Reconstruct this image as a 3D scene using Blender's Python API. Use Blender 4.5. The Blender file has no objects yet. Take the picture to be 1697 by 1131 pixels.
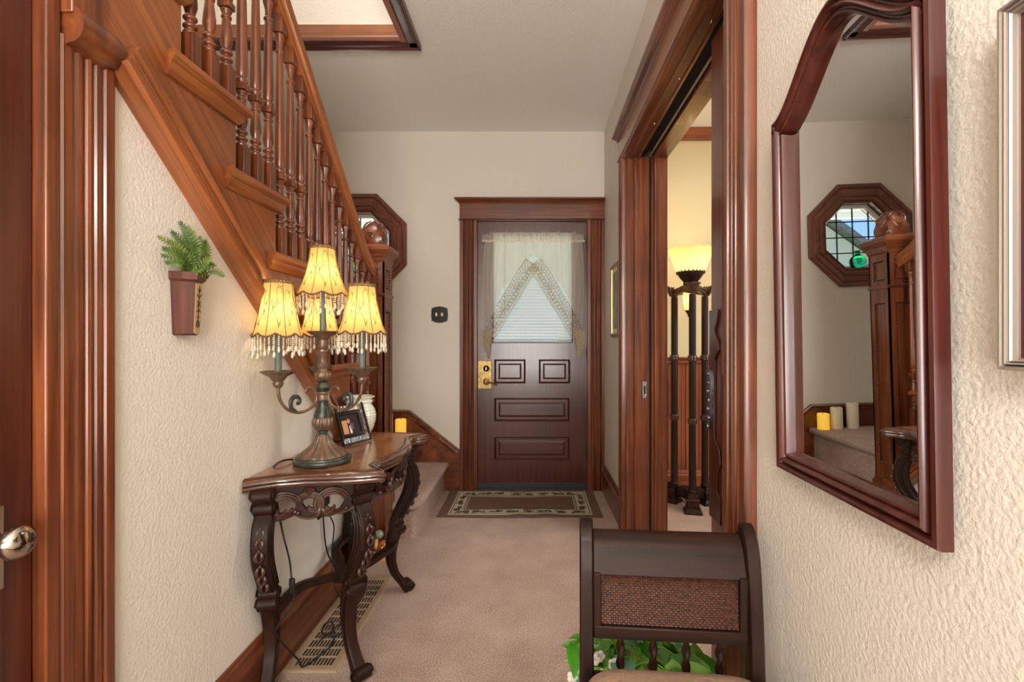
import bpy, bmesh, math, random
from math import sin, cos, pi, radians, sqrt, atan2
from mathutils import Vector, Matrix
from mathutils.geometry import tessellate_polygon
random.seed(7)
S = bpy.context.scene
COL = S.collection

# ------------------------------------------------------------------ camera
H = 1.13
cam_d = bpy.data.cameras.new('camera'); cam = bpy.data.objects.new('camera', cam_d); COL.objects.link(cam)
cam.location = (0, 0, H); cam.rotation_euler = (pi / 2, 0, 0)
cam_d.sensor_width = 36; cam_d.lens = 800 / 1697 * 36
cam_d.shift_x = -(884 - 848.5) / 1697; cam_d.shift_y = 1.5 / 1697
cam_d.clip_start = .05; cam_d.clip_end = 200
S.camera = cam
S.view_settings.view_transform = 'Standard'; S.view_settings.look = 'None'
S.view_settings.gamma = 1; S.view_settings.use_curve_mapping = False
S.view_settings.exposure = 1.0
S.cycles.use_denoising = True
S.cycles.max_bounces = 10; S.cycles.diffuse_bounces = 5; S.cycles.glossy_bounces = 5
S.cycles.transparent_max_bounces = 24; S.cycles.transmission_bounces = 8
S.cycles.sample_clamp_indirect = 4; S.cycles.caustics_reflective = False; S.cycles.caustics_refractive = False

def PX(x, Y): return (x - 884) * Y / 800
def PZ(y, Y): return H - (y - 567) * Y / 800

# ------------------------------------------------------------------ sky, sun, added room fill lights
w = bpy.data.worlds.new('sky'); S.world = w; w.use_nodes = True
nt = w.node_tree; nt.nodes.clear()
N = nt.nodes.new; L = nt.links.new
tc = N('ShaderNodeTexCoord'); sx = N('ShaderNodeSeparateXYZ'); L(tc.outputs['Generated'], sx.inputs[0])
rp = N('ShaderNodeValToRGB'); L(sx.outputs['Z'], rp.inputs[0])
e = rp.color_ramp.elements
e[0].position = 0; e[0].color = (.62, .80, 1.0, 1); e[1].position = .6; e[1].color = (.10, .26, .72, 1)
e.new(.16).color = (.30, .56, .95, 1)
nz = N('ShaderNodeTexNoise'); nz.inputs['Scale'].default_value = 3.2; nz.inputs['Detail'].default_value = 6
mp = N('ShaderNodeMapping'); mp.inputs['Scale'].default_value = (1, 1, 3); L(tc.outputs['Generated'], mp.inputs[0]); L(mp.outputs[0], nz.inputs['Vector'])
cr = N('ShaderNodeValToRGB'); cr.color_ramp.elements[0].position = .52; cr.color_ramp.elements[1].position = .72; L(nz.outputs[0], cr.inputs[0])
mx = N('ShaderNodeMixRGB'); mx.inputs[2].default_value = (.95, .97, 1, 1); L(cr.outputs[0], mx.inputs[0]); L(rp.outputs[0], mx.inputs[1])
bg = N('ShaderNodeBackground'); bg.inputs[1].default_value = .75; L(mx.outputs[0], bg.inputs[0])
ow = N('ShaderNodeOutputWorld'); L(bg.outputs[0], ow.inputs[0])

def light(name, kind, loc, energy, color=(1, 1, 1), size=.1, size_y=None, rot=(0, 0, 0)):
    d = bpy.data.lights.new(name, kind); d.energy = energy; d.color = color
    if kind == 'AREA':
        d.shape = 'RECTANGLE'; d.size = size; d.size_y = size_y or size
    elif kind == 'POINT': d.shadow_soft_size = size
    o = bpy.data.objects.new(name, d); o.location = loc; o.rotation_euler = rot; COL.objects.link(o); return o
sun = light('sun', 'SUN', (0, 10, 10), 11.0, (1, .95, .88), rot=(radians(-38), 0, radians(-14)))
sun.data.angle = radians(1)
WARM = (1, .965, .91)
light('hall_fill_light', 'POINT', (-.12, -.55, 1.8), 30, WARM, .18)  # flash-like fill added behind the camera to lift ceiling and walls; no pendant
light('rear_fill_light', 'AREA', (-.1, -2.2, 1.1), 54, (1, .98, .95), 1.3, 1.6, (radians(131), 0, 0))  # unseen area fill, tilted upwards to brighten the ceiling
light('upstairs_fill_light', 'AREA', (-1.25, 1.4, 4.9), 25, (1, .95, .88), 1.0, 1.6)  # unseen fill put into the stair shaft to light it
light('parlour_side_fill', 'AREA', (3.2, 1.6, 1.6), 30, (1, .96, .9), 1.6, 1.7, (radians(90), 0, radians(90)))  # added side fill for the parlour; no window here
light('parlour_top_fill', 'AREA', (1.9, 2.2, 2.68), 12, WARM, .8, .8)  # added overhead fill for the parlour, without a fixture

# ------------------------------------------------------------------ materials
MATS = {}
def newmat(name):
    m = bpy.data.materials.new(name); m.use_nodes = True
    n = m.node_tree; b = n.nodes['Principled BSDF']; return m, n, b
def srgb(c):
    return tuple((v / 255 / 12.92 if v / 255 <= .04045 else ((v / 255 + .055) / 1.055) ** 2.4) for v in c) + (1,)
def plain(name, c, rough=.5, metal=0, coat=0, bump=0, bscale=80, var=0, spec=.5):
    m, n, b = newmat(name)
    b.inputs['Base Color'].default_value = srgb(c); b.inputs['Roughness'].default_value = rough
    b.inputs['Metallic'].default_value = metal; b.inputs['Coat Weight'].default_value = coat
    b.inputs['Specular IOR Level'].default_value = spec
    if bump or var:
        t = n.nodes.new('ShaderNodeTexCoord'); z = n.nodes.new('ShaderNodeTexNoise')
        z.inputs['Scale'].default_value = bscale; z.inputs['Detail'].default_value = 4
        n.links.new(t.outputs['Object'], z.inputs['Vector'])
        if bump:
            bp = n.nodes.new('ShaderNodeBump'); bp.inputs['Strength'].default_value = bump; bp.inputs['Distance'].default_value = .01
            n.links.new(z.outputs[0], bp.inputs['Height']); n.links.new(bp.outputs[0], b.inputs['Normal'])
        if var:
            r = n.nodes.new('ShaderNodeValToRGB'); r.color_ramp.elements[0].position = .3; r.color_ramp.elements[1].position = .7
            r.color_ramp.elements[0].color = srgb([v * (1 - var) for v in c]); r.color_ramp.elements[1].color = srgb([min(255, v * (1 + var)) for v in c])
            n.links.new(z.outputs[0], r.inputs[0]); n.links.new(r.outputs[0], b.inputs['Base Color'])
    return m
def wood(name, dark, light_, axis='Z', rough=.32, coat=.3, grain=52):
    m, n, b = newmat(name)
    t = n.nodes.new('ShaderNodeTexCoord'); mp = n.nodes.new('ShaderNodeMapping')
    sc = {'X': (1.6, grain, grain), 'Y': (grain, 1.6, grain), 'Z': (grain, grain, 1.6), 'N': (14, 14, 14), 'R': (1 / grain, 1 / 2, 1 / grain)}[axis]
    mp.inputs['Scale'].default_value = sc
    if axis == 'R': mp.vector_type = 'TEXTURE'; mp.inputs['Rotation'].default_value = (-math.atan(.87), 0, 0)
    oi = n.nodes.new('ShaderNodeObjectInfo'); ml = n.nodes.new('ShaderNodeMath'); ml.operation = 'MULTIPLY'; ml.inputs[1].default_value = 37
    n.links.new(oi.outputs['Random'], ml.inputs[0]); n.links.new(ml.outputs[0], mp.inputs['Location'])
    n.links.new(t.outputs['Object'], mp.inputs['Vector'])
    z = n.nodes.new('ShaderNodeTexNoise'); z.inputs['Scale'].default_value = 1; z.inputs['Detail'].default_value = 7; z.inputs['Roughness'].default_value = .62
    z.inputs['Distortion'].default_value = .6
    n.links.new(mp.outputs[0], z.inputs['Vector'])
    r = n.nodes.new('ShaderNodeValToRGB'); r.color_ramp.elements[0].position = .32; r.color_ramp.elements[1].position = .66
    r.color_ramp.elements[0].color = srgb(dark); r.color_ramp.elements[1].color = srgb(light_)
    n.links.new(z.outputs[0], r.inputs[0])
    z2 = n.nodes.new('ShaderNodeTexNoise'); z2.inputs['Scale'].default_value = 3.2; z2.inputs['Detail'].default_value = 3
    n.links.new(t.outputs['Object'], z2.inputs['Vector'])
    mr = n.nodes.new('ShaderNodeMapRange'); mr.inputs[1].default_value = .3; mr.inputs[2].default_value = .7; mr.inputs[3].default_value = .72; mr.inputs[4].default_value = 1.15
    n.links.new(z2.outputs[0], mr.inputs[0])
    mm = n.nodes.new('ShaderNodeVectorMath'); mm.operation = 'SCALE'
    n.links.new(r.outputs[0], mm.inputs[0]); n.links.new(mr.outputs[0], mm.inputs['Scale'])
    n.links.new(mm.outputs[0], b.inputs['Base Color'])
    b.inputs['Roughness'].default_value = rough; b.inputs['Coat Weight'].default_value = coat; b.inputs['Coat Roughness'].default_value = .15
    bp = n.nodes.new('ShaderNodeBump'); bp.inputs['Strength'].default_value = .12; bp.inputs['Distance'].default_value = .003
    n.links.new(z.outputs[0], bp.inputs['Height']); n.links.new(bp.outputs[0], b.inputs['Normal'])
    return m
TR = ((62, 27, 12), (132, 70, 36))       # orange-red trim
STR = ((114, 61, 29), (156, 92, 50))     # stringer / rail, lighter
DR = ((52, 18, 10), (88, 38, 22))        # dark front door
for a in 'XYZN':
    MATS['trim' + a] = wood('trim_wood_' + a.lower(), *TR, axis=a)
    MATS['str' + a] = wood('stair_wood_' + a.lower(), *STR, axis=a, rough=.28)
    MATS['door' + a] = wood('door_wood_' + a.lower(), *DR, axis=a, rough=.3, coat=.4)
    MATS['dark' + a] = wood('espresso_wood_' + a.lower(), (20, 9, 5), (48, 25, 14), axis=a, rough=.5, coat=.04)
    MATS['purple' + a] = wood('old_varnish_wood_' + a.lower(), (84, 40, 28), (124, 70, 50), axis=a, rough=.3)
    MATS['mir' + a] = wood('mahogany_frame_' + a.lower(), (56, 18, 13), (86, 36, 26), axis=a, rough=.28, coat=.35)
    MATS['par' + a] = wood('parlour_wood_' + a.lower(), (120, 60, 36), (160, 92, 58), axis=a)
for a in 'XYZN': MATS['dark' + a].node_tree.nodes['Principled BSDF'].inputs['Specular IOR Level'].default_value = .2
MATS['strR'] = wood('stair_wood_raking', *STR, axis='R', rough=.28)
MATS['veneer'] = wood('table_veneer', (104, 62, 34), (168, 112, 68), axis='N', rough=.25, coat=.6, grain=10)
MATS['edge'] = plain('table_edge', (74, 46, 34), .22, coat=.8)
MATS['carved'] = plain('carved_dark_wood', (38, 20, 13), .3, coat=.5, var=.35, bscale=30)
MATS['gilt'] = plain('rubbed_carving', (58, 33, 21), .32, coat=.3, var=.3, bscale=60)
def wallmat(name, c, strength=.5, scale=48):
    m, n, b = newmat(name)
    t = n.nodes.new('ShaderNodeTexCoord'); g = n.nodes.new('ShaderNodeNewGeometry')
    z = n.nodes.new('ShaderNodeTexNoise'); z.inputs['Scale'].default_value = scale; z.inputs['Detail'].default_value = 3; z.inputs['Roughness'].default_value = .55
    n.links.new(g.outputs['Position'], z.inputs['Vector'])
    z.inputs['Detail'].default_value = 2
    bp = n.nodes.new('ShaderNodeBump'); bp.inputs['Strength'].default_value = strength; bp.inputs['Distance'].default_value = .006
    n.links.new(z.outputs[0], bp.inputs['Height']); n.links.new(bp.outputs[0], b.inputs['Normal'])
    b.inputs['Base Color'].default_value = srgb(c); b.inputs['Roughness'].default_value = .6
    b.inputs['Specular IOR Level'].default_value = .3
    return m
MATS['wall'] = wallmat('cream_textured_wall', (217, 210, 199), .36, 120)
MATS['ceil'] = wallmat('speckled_ceiling', (238, 235, 229), .5, 130)
MATS['yellowwall'] = wallmat('yellow_cream_wall', (214, 200, 160), .3, 115)
def carpetmat():
    m, n, b = newmat('pink_beige_carpet')
    g = n.nodes.new('ShaderNodeNewGeometry')
    z = n.nodes.new('ShaderNodeTexNoise'); z.inputs['Scale'].default_value = 210; z.inputs['Detail'].default_value = 3
    z2 = n.nodes.new('ShaderNodeTexNoise'); z2.inputs['Scale'].default_value = 5; z2.inputs['Detail'].default_value = 4
    z3 = n.nodes.new('ShaderNodeTexNoise'); z3.inputs['Scale'].default_value = 60; z3.inputs['Detail'].default_value = 3
    for q in (z, z2, z3): n.links.new(g.outputs['Position'], q.inputs['Vector'])
    r = n.nodes.new('ShaderNodeValToRGB'); r.color_ramp.elements[0].position = .3; r.color_ramp.elements[1].position = .7
    r.color_ramp.elements[0].color = srgb((128, 98, 84)); r.color_ramp.elements[1].color = srgb((216, 190, 174))
    ad = n.nodes.new('ShaderNodeMath'); ad.operation = 'MULTIPLY_ADD'; ad.inputs[1].default_value = .22
    n.links.new(z2.outputs[0], ad.inputs[0])
    m2 = n.nodes.new('ShaderNodeMath'); m2.operation = 'MULTIPLY'; m2.inputs[1].default_value = .72
    n.links.new(z.outputs[0], m2.inputs[0]); n.links.new(m2.outputs[0], ad.inputs[2]); n.links.new(ad.outputs[0], r.inputs[0])
    n.links.new(r.outputs[0], b.inputs['Base Color'])
    a2 = n.nodes.new('ShaderNodeMath'); a2.operation = 'ADD'; n.links.new(z.outputs[0], a2.inputs[0]); n.links.new(z3.outputs[0], a2.inputs[1])
    bp = n.nodes.new('ShaderNodeBump'); bp.inputs['Strength'].default_value = .9; bp.inputs['Distance'].default_value = .008
    n.links.new(a2.outputs[0], bp.inputs['Height']); n.links.new(bp.outputs[0], b.inputs['Normal'])
    b.inputs['Roughness'].default_value = .95; b.inputs['Specular IOR Level'].default_value = .1
    b.inputs['Sheen Weight'].default_value = .15
    return m
MATS['carpet'] = carpetmat()
MATS['brass'] = plain('antique_brass', (140, 118, 74), .4, 1, var=.2, bscale=40)
MATS['nickel'] = plain('worn_nickel', (190, 180, 168), .12, 1)
MATS['steel'] = plain('grey_steel', (140, 142, 150), .3, 1, bump=.4, bscale=90)
MATS['black'] = plain('black_metal', (24, 20, 19), .4, .3)
MATS['cord'] = plain('dark_cord', (26, 20, 16), .5)
MATS['vent'] = plain('tan_enamel', (158, 134, 108), .4)
MATS['duct'] = plain('duct_dark', (16, 12, 10), .9)
MATS['white'] = plain('white_ceramic', (222, 222, 204), .12, coat=.6)
MATS['hole'] = plain('dark_hole', (30, 28, 22), .9)
MATS['ivory'] = plain('ivory_plastic', (238, 226, 196), .4)
MATS['bronze'] = plain('antiqued_copper', (106, 84, 68), .36, .35, var=.16, bscale=60)
MATS['verdi'] = plain('grey_green_bronze', (54, 58, 52), .35, .3, var=.3, bscale=40)
MATS['candle_tube'] = plain('grey_green_candle_tube', (86, 98, 90), .5)
MATS['braid'] = plain('brown_braid', (108, 82, 52), .8, bump=.6, bscale=300)
MATS['rib'] = plain('thin_rib', (120, 84, 40), .7)
MATS['silver'] = plain('silver_leaf_frame', (160, 148, 138), .35, .5)
MATS['burg'] = plain('burgundy_mat', (70, 20, 22), .4)
MATS['gold'] = plain('thin_gold_frame', (156, 128, 84), .3, .6)
MATS['slate'] = plain('slate_picture', (112, 128, 122), .3, var=.3, bscale=14)
MATS['mirror'] = plain('mirror_glass', (238, 240, 238), .0, 1)
MATS['cushion'] = plain('tan_microfibre', (158, 130, 108), .85, bump=.3, bscale=120, var=.06)
MATS['cane'] = plain('dark_woven_cane', (62, 34, 22), .4, var=.4, bscale=160)
MATS['leaf'] = plain('pothos_green', (70, 140, 30), .35, coat=.3, var=.35, bscale=12)
MATS['leafl'] = plain('pothos_lime', (128, 186, 62), .35, coat=.3, var=.3, bscale=12)
MATS['leafb'] = plain('bluish_leaf', (64, 140, 100), .35, coat=.3, var=.25, bscale=12)
MATS['fern'] = plain('fern_green', (66, 88, 32), .5, var=.35, bscale=20)
MATS['fernl'] = plain('fern_pale', (108, 124, 56), .5, var=.3, bscale=20)
MATS['tan'] = plain('carved_tan_panel', (176, 142, 104), .4, bump=.3, bscale=60)
MATS['basket'] = plain('wicker_tan', (176, 148, 110), .7, var=.3, bscale=60)
MATS['flower'] = plain('white_petals', (236, 230, 222), .6)
MATS['soil'] = plain('potting_soil', (54, 38, 26), .95, bump=.8, bscale=80)
MATS['matbrown'] = plain('doormat_brown', (112, 84, 66), .95, bump=.8, bscale=400, var=.12)
MATS['matcream'] = plain('doormat_cream', (198, 186, 162), .95, bump=.8, bscale=400, var=.05)
MATS['sweep'] = plain('door_sweep', (38, 40, 46), .5)
MATS['bulb'] = plain('lamp_bulb', (255, 240, 210), .4)
MATS['wax'] = plain('ivory_wax', (232, 220, 192), .5)
MATS['outwood'] = plain('painted_soffit', (188, 208, 200), .7)
MATS['outwhite'] = plain('white_fascia', (236, 236, 232), .6)
MATS['concrete'] = plain('porch_concrete', (196, 190, 180), .9, var=.08, bscale=6)
MATS['grass'] = plain('lawn', (92, 130, 60), .95, var=.3, bscale=4)
MATS['siding'] = plain('pale_siding', (206, 200, 186), .8)
MATS['shingle'] = plain('grey_shingles', (110, 112, 116), .9, var=.2, bscale=10)
MATS['amberglass'] = plain('amber_blown_glass', (168, 82, 20), .05, coat=.8)
MATS['tanshell'] = plain('tan_blown_glass', (206, 160, 104), .1, coat=.8)
def glassmat(name, c, rough=0.0, alpha=None, ior=1.45):
    m, n, b = newmat(name)
    b.inputs['Base Color'].default_value = srgb(c); b.inputs['Roughness'].default_value = rough
    b.inputs['Transmission Weight'].default_value = 1; b.inputs['IOR'].default_value = ior
    return m
def panemat():
    m, n, b = newmat('window_glass'); n.nodes.remove(b)
    t = n.nodes.new('ShaderNodeBsdfTransparent'); g = n.nodes.new('ShaderNodeBsdfGlossy'); g.inputs['Roughness'].default_value = .02
    fr = n.nodes.new('ShaderNodeFresnel'); fr.inputs[0].default_value = 1.45
    mx = n.nodes.new('ShaderNodeMixShader'); n.links.new(fr.outputs[0], mx.inputs[0]); n.links.new(t.outputs[0], mx.inputs[1]); n.links.new(g.outputs[0], mx.inputs[2])
    n.links.new(mx.outputs[0], n.nodes['Material Output'].inputs[0]); return m
MATS['pane'] = panemat()
MATS['greenglass'] = glassmat('green_bottle_glass', (40, 168, 120), .02)
MATS['aquaglass'] = plain('grey_green_glass', (120, 140, 122), .05, coat=.9)
def crystal():
    m, n, b = newmat('clear_bead')
    b.inputs['Base Color'].default_value = srgb((240, 232, 212)); b.inputs['Roughness'].default_value = .06
    b.inputs['Transmission Weight'].default_value = .35; b.inputs['Emission Strength'].default_value = 0; b.inputs['IOR'].default_value = 1.5
    return m
MATS['crystal'] = crystal()
def cloth(name, c, transl=.5, transp=0., bump=0, tc=None):
    m, n, b = newmat(name); n.nodes.remove(b)
    d = n.nodes.new('ShaderNodeBsdfDiffuse'); d.inputs[0].default_value = srgb(c)
    t = n.nodes.new('ShaderNodeBsdfTranslucent'); t.inputs[0].default_value = srgb(tc or c)
    mx = n.nodes.new('ShaderNodeMixShader'); mx.inputs[0].default_value = transl
    n.links.new(d.outputs[0], mx.inputs[1]); n.links.new(t.outputs[0], mx.inputs[2]); out = mx
    if transp:
        tr = n.nodes.new('ShaderNodeBsdfTransparent'); m2 = n.nodes.new('ShaderNodeMixShader'); m2.inputs[0].default_value = transp
        n.links.new(mx.outputs[0], m2.inputs[1]); n.links.new(tr.outputs[0], m2.inputs[2]); out = m2
    n.links.new(out.outputs[0], n.nodes['Material Output'].inputs[0]); return m
MATS['shade'] = cloth('gold_silk_shade', (206, 172, 108), .5, tc=(238, 204, 132))
MATS['amber'] = cloth('amber_glass_bowl', (236, 214, 160), .5, tc=(255, 226, 160))
MATS['blind'] = cloth('white_blind', (246, 246, 244), .74)
MATS['sheer'] = cloth('sheer_voile', (246, 240, 228), .55, .5)
MATS['lace'] = cloth('ecru_lace', (208, 192, 162), .3)
def candleglow():
    m, n, b = newmat('glowing_wax'); b.inputs['Base Color'].default_value = srgb((240, 200, 90))
    b.inputs['Emission Color'].default_value = srgb((255, 190, 60)); b.inputs['Emission Strength'].default_value = .3
    return m
MATS['glow'] = candleglow()

# ------------------------------------------------------------------ mesh helpers
WL = {}
class MB:
    def __init__(s): s.v = []; s.f = []; s.mi = []; s.cur = 0
    def add(s, vs, fs):
        o = len(s.v); s.v += [tuple(q) for q in vs]
        for f in fs: s.f.append(tuple(o + i for i in f)); s.mi.append(s.cur)
        return s
    def box(s, x0, x1, y0, y1, z0, z1):
        v = [(x, y, z) for z in (z0, z1) for y in (y0, y1) for x in (x0, x1)]
        return s.add(v, [(0, 1, 3, 2), (4, 6, 7, 5), (0, 4, 5, 1), (2, 3, 7, 6), (0, 2, 6, 4), (1, 5, 7, 3)])
    def prism(s, poly, to3d, t0, t1, holes=()):
        loops = [list(poly)] + [list(h) for h in holes]
        flat = [p for lp in loops for p in lp]; n = len(flat)
        tris = tessellate_polygon([[Vector((p[0], p[1], 0)) for p in lp] for lp in loops])
        vs = [to3d(p[0], p[1], t0) for p in flat] + [to3d(p[0], p[1], t1) for p in flat]
        fs = [tuple(t) for t in tris] + [tuple(n + i for i in reversed(t)) for t in tris]
        o = 0
        for lp in loops:
            k = len(lp)
            for i in range(k): a, b = o + i, o + (i + 1) % k; fs.append((a, b, n + b, n + a))
            o += k
        return s.add(vs, fs)
    def extrude(s, prof, org, U, V, W):
        org, U, V, W = Vector(org), Vector(U), Vector(V), Vector(W)
        n = len(prof)
        a = [org + U * p[0] + V * p[1] for p in prof]; b = [q + W for q in a]
        return s.add(a + b, [(i, (i + 1) % n, n + (i + 1) % n, n + i) for i in range(n)] + [tuple(range(n - 1, -1, -1)), tuple(range(n, 2 * n))])
    def loft(s, rings, closed=True, caps=True, cyc=False):
        n = len(rings[0]); vs = [p for r in rings for p in r]; fs = []
        m = len(rings)
        for j in range(m if cyc else m - 1):
            jj = (j + 1) % m
            for i in range(n if closed else n - 1):
                k = (i + 1) % n; fs.append((j * n + i, j * n + k, jj * n + k, jj * n + i))
        if caps and closed and not cyc: fs += [tuple(range(n - 1, -1, -1)), tuple((m - 1) * n + i for i in range(n))]
        return s.add(vs, fs)
    def lathe(s, prof, c=(0, 0, 0), n=20, flute=None, axis='Z'):
        rings = []
        for p in prof:
            r, z = p[0], p[1]; fl = p[2] if len(p) > 2 else 0
            ring = []
            for i in range(n):
                a = 2 * pi * i / n; rr = r * (1 + fl * cos(a * (flute or 0)))
                q = (rr * cos(a), rr * sin(a), z)
                if axis == 'X': q = (q[2], q[0], q[1])
                if axis == 'Y': q = (q[0], q[2], q[1])
                ring.append((c[0] + q[0], c[1] + q[1], c[2] + q[2]))
            rings.append(ring)
        return s.loft(rings)
    def tube(s, pts, r, n=8, flat=1.0, closed=False, up=None):
        pts = [Vector(p) for p in pts]; m = len(pts)
        rs = r if isinstance(r, (list, tuple)) else [r] * m
        rings = []; nrm = None
        for i, p in enumerate(pts):
            if closed: t = pts[(i + 1) % m] - pts[i - 1]
            else: t = pts[min(i + 1, m - 1)] - pts[max(i - 1, 0)]
            t = t.normalized() if t.length > 1e-9 else Vector((0, 0, 1))
            if nrm is None or up is not None:
                u = Vector(up) if up is not None else (Vector((0, 0, 1)) if abs(t.z) < .9 else Vector((1, 0, 0)))
                nrm = (u - t * u.dot(t)).normalized()
            else: nrm = (nrm - t * nrm.dot(t)).normalized()
            b = t.cross(nrm)
            rings.append([p + (nrm * cos(2 * pi * k / n) * flat + b * sin(2 * pi * k / n)) * rs[i] for k in range(n)])
        return s.loft(rings, cyc=closed)
    def rect_sweep(s, pts, ws, ds, side):
        """ribbon-like solid: ws along in-plane normal, ds along side vector"""
        pts = [Vector(p) for p in pts]; side = Vector(side).normalized(); m = len(pts); rings = []
        for i, p in enumerate(pts):
            t = (pts[min(i + 1, m - 1)] - pts[max(i - 1, 0)]).normalized(); nn = t.cross(side).normalized()
            w_ = ws[i] if isinstance(ws, (list, tuple)) else ws; d_ = ds[i] if isinstance(ds, (list, tuple)) else ds
            c = .22
            rings.append([p + nn * w_ * a / 2 + side * d_ * b / 2 for a, b in ((-1, -1 + c), (-1 + c, -1), (1 - c, -1), (1, -1 + c), (1, 1 - c), (1 - c, 1), (-1 + c, 1), (-1, 1 - c))])
        return s.loft(rings)
    def ball(s, c, r, n=8, m=6, sc=(1, 1, 1)):
        c = Vector(c); rings = []
        for j in range(m + 1):
            ph = -pi / 2 + pi * j / m; rr = max(cos(ph), .02)
            rings.append([(c.x + r * sc[0] * rr * cos(2 * pi * i / n), c.y + r * sc[1] * rr * sin(2 * pi * i / n), c.z + r * sc[2] * sin(ph)) for i in range(n)])
        return s.loft(rings)
    def ring(s, path, prof, to3d, closed=True):
        """mitred moulding: path of 2D points (anticlockwise), prof of (inward offset, height)"""
        m = len(path); P = [Vector(p) for p in path]; mit = []
        for i in range(m):
            if closed or 0 < i < m - 1:
                d1 = (P[i] - P[i - 1]).normalized(); d2 = (P[(i + 1) % m] - P[i]).normalized()
            elif i == 0: d1 = d2 = (P[1] - P[0]).normalized()
            else: d1 = d2 = (P[-1] - P[-2]).normalized()
            n1 = Vector((-d1.y, d1.x)); n2 = Vector((-d2.y, d2.x)); b = (n1 + n2).normalized()
            mit.append(b / max(.3, b.dot(n1)))
        rings = [[to3d(P[i].x + mit[i].x * a, P[i].y + mit[i].y * a, h) for a, h in prof] for i in range(m)]
        return s.loft(rings, closed=True, cyc=closed)
    def build(s, name, mat, parent=None, smooth=35, bevel=0, origin=None, label=None, stuff=False):
        me = bpy.data.meshes.new(name)
        xs = list(zip(*s.v)); c = Vector([(min(q) + max(q)) / 2 for q in xs])
        if parent is None: c.z = min(xs[2])
        if origin is not None: c = Vector(origin)
        me.from_pydata([(a[0] - c.x, a[1] - c.y, a[2] - c.z) for a in s.v], [], s.f)
        bm = bmesh.new(); bm.from_mesh(me); bmesh.ops.recalc_face_normals(bm, faces=bm.faces[:]); bm.to_mesh(me); bm.free()
        mats = mat if isinstance(mat, (list, tuple)) else [mat]
        for q in mats: me.materials.append(MATS[q] if isinstance(q, str) else q)
        if len(mats) > 1: me.polygons.foreach_set('material_index', s.mi)
        if smooth:
            me.shade_smooth(); me.set_sharp_from_angle(angle=radians(smooth))
        o = bpy.data.objects.new(name, me); COL.objects.link(o)
        WL[o] = c
        if parent is not None:
            o.parent = parent; o.location = c - WL[parent]
        else: o.location = c
        if bevel:
            b = o.modifiers.new('bevel', 'BEVEL'); b.width = bevel; b.segments = 2; b.limit_method = 'ANGLE'; b.angle_limit = radians(40)
            b.harden_normals = False
        if label: o['label'] = label
        if stuff: o['kind'] = 'stuff'
        return o
def thing(name, label, cat, loc=(0, 0, 0), group=None):
    o = bpy.data.objects.new(name, None); COL.objects.link(o); o.empty_display_size = .05
    o.location = loc; WL[o] = Vector(loc); o['label'] = label; o['category'] = cat
    if group: o['group'] = group
    return o
def tag(o, label, cat, group=None):
    o['label'] = label; o['category'] = cat
    if group: o['group'] = group
    return o
def struct(o): o['kind'] = 'structure'; return o
def setting(name, loc=(0, 0, 0)):
    o = bpy.data.objects.new(name, None); COL.objects.link(o); o.location = loc; WL[o] = Vector(loc); o['kind'] = 'structure'; return o
def dup(o, parent, loc):
    c = o.copy(); COL.objects.link(c); c.parent = parent; c.location = Vector(loc) - WL[parent]; WL[c] = Vector(loc); return c
def B(*a): return MB().box(*a)
XZ = lambda a, b, t: (a, t, b)     # plane facing Y
YZ = lambda a, b, t: (t, a, b)     # plane facing X
XY = lambda a, b, t: (a, b, t)
def rect(a0, a1, b0, b1): return [(a0, b0), (a1, b0), (a1, b1), (a0, b1)]
def ngon(cx, cy, r, n, ph=0): return [(cx + r * cos(2 * pi * i / n + ph), cy + r * sin(2 * pi * i / n + ph)) for i in range(n)]
CAS = [(0, 0), (0, .8), (.03, 1), (.20, 1), (.23, .68), (.27, .92), (.32, 1.02), (.37, .92), (.40, .62), (.43, .62), (.455, .92), (.50, 1.04), (.545, .92), (.57, .62), (.60, .62), (.63, .92), (.68, 1.02), (.73, .92), (.77, .68), (.80, 1), (.97, 1), (1, .8), (1, 0)]
def casing(wd, t): return [(u * wd, v * t) for u, v in CAS]
def spline(ctrl, k=6, closed=False):
    P = [Vector(p) for p in ctrl]; n = len(P); out = []
    segs = n if closed else n - 1
    for i in range(segs):
        if closed: p0, p1, p2, p3 = P[i - 1], P[i], P[(i + 1) % n], P[(i + 2) % n]
        else: p0, p1, p2, p3 = P[max(i - 1, 0)], P[i], P[i + 1], P[min(i + 2, n - 1)]
        for j in range(k):
            t = j / k
            out.append(.5 * ((2 * p1) + (-p0 + p2) * t + (2 * p0 - 5 * p1 + 4 * p2 - p3) * t * t + (-p0 + 3 * p1 - 3 * p2 + p3) * t ** 3))
    if not closed: out.append(P[-1])
    return out
def interp(xs, ys, x):
    if x <= xs[0]: return ys[0]
    for i in range(len(xs) - 1):
        if x <= xs[i + 1]: return ys[i] + (ys[i + 1] - ys[i]) * (x - xs[i]) / (xs[i + 1] - xs[i])
    return ys[-1]

# ------------------------------------------------------------------ dimensions
XL, XR, YF, ZC = -.885, .54, 3.68, 2.735
XO = -1.86                  # outer wall of the stairwell
RISE, RUN = .197, .219
ZT0, YR0 = 1.82, 1.192      # reference tread top and its near riser
LAND = ZT0 - 7 * RISE       # .441
YN = YR0 + 7 * RUN          # 2.725
STEP1 = .215

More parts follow.
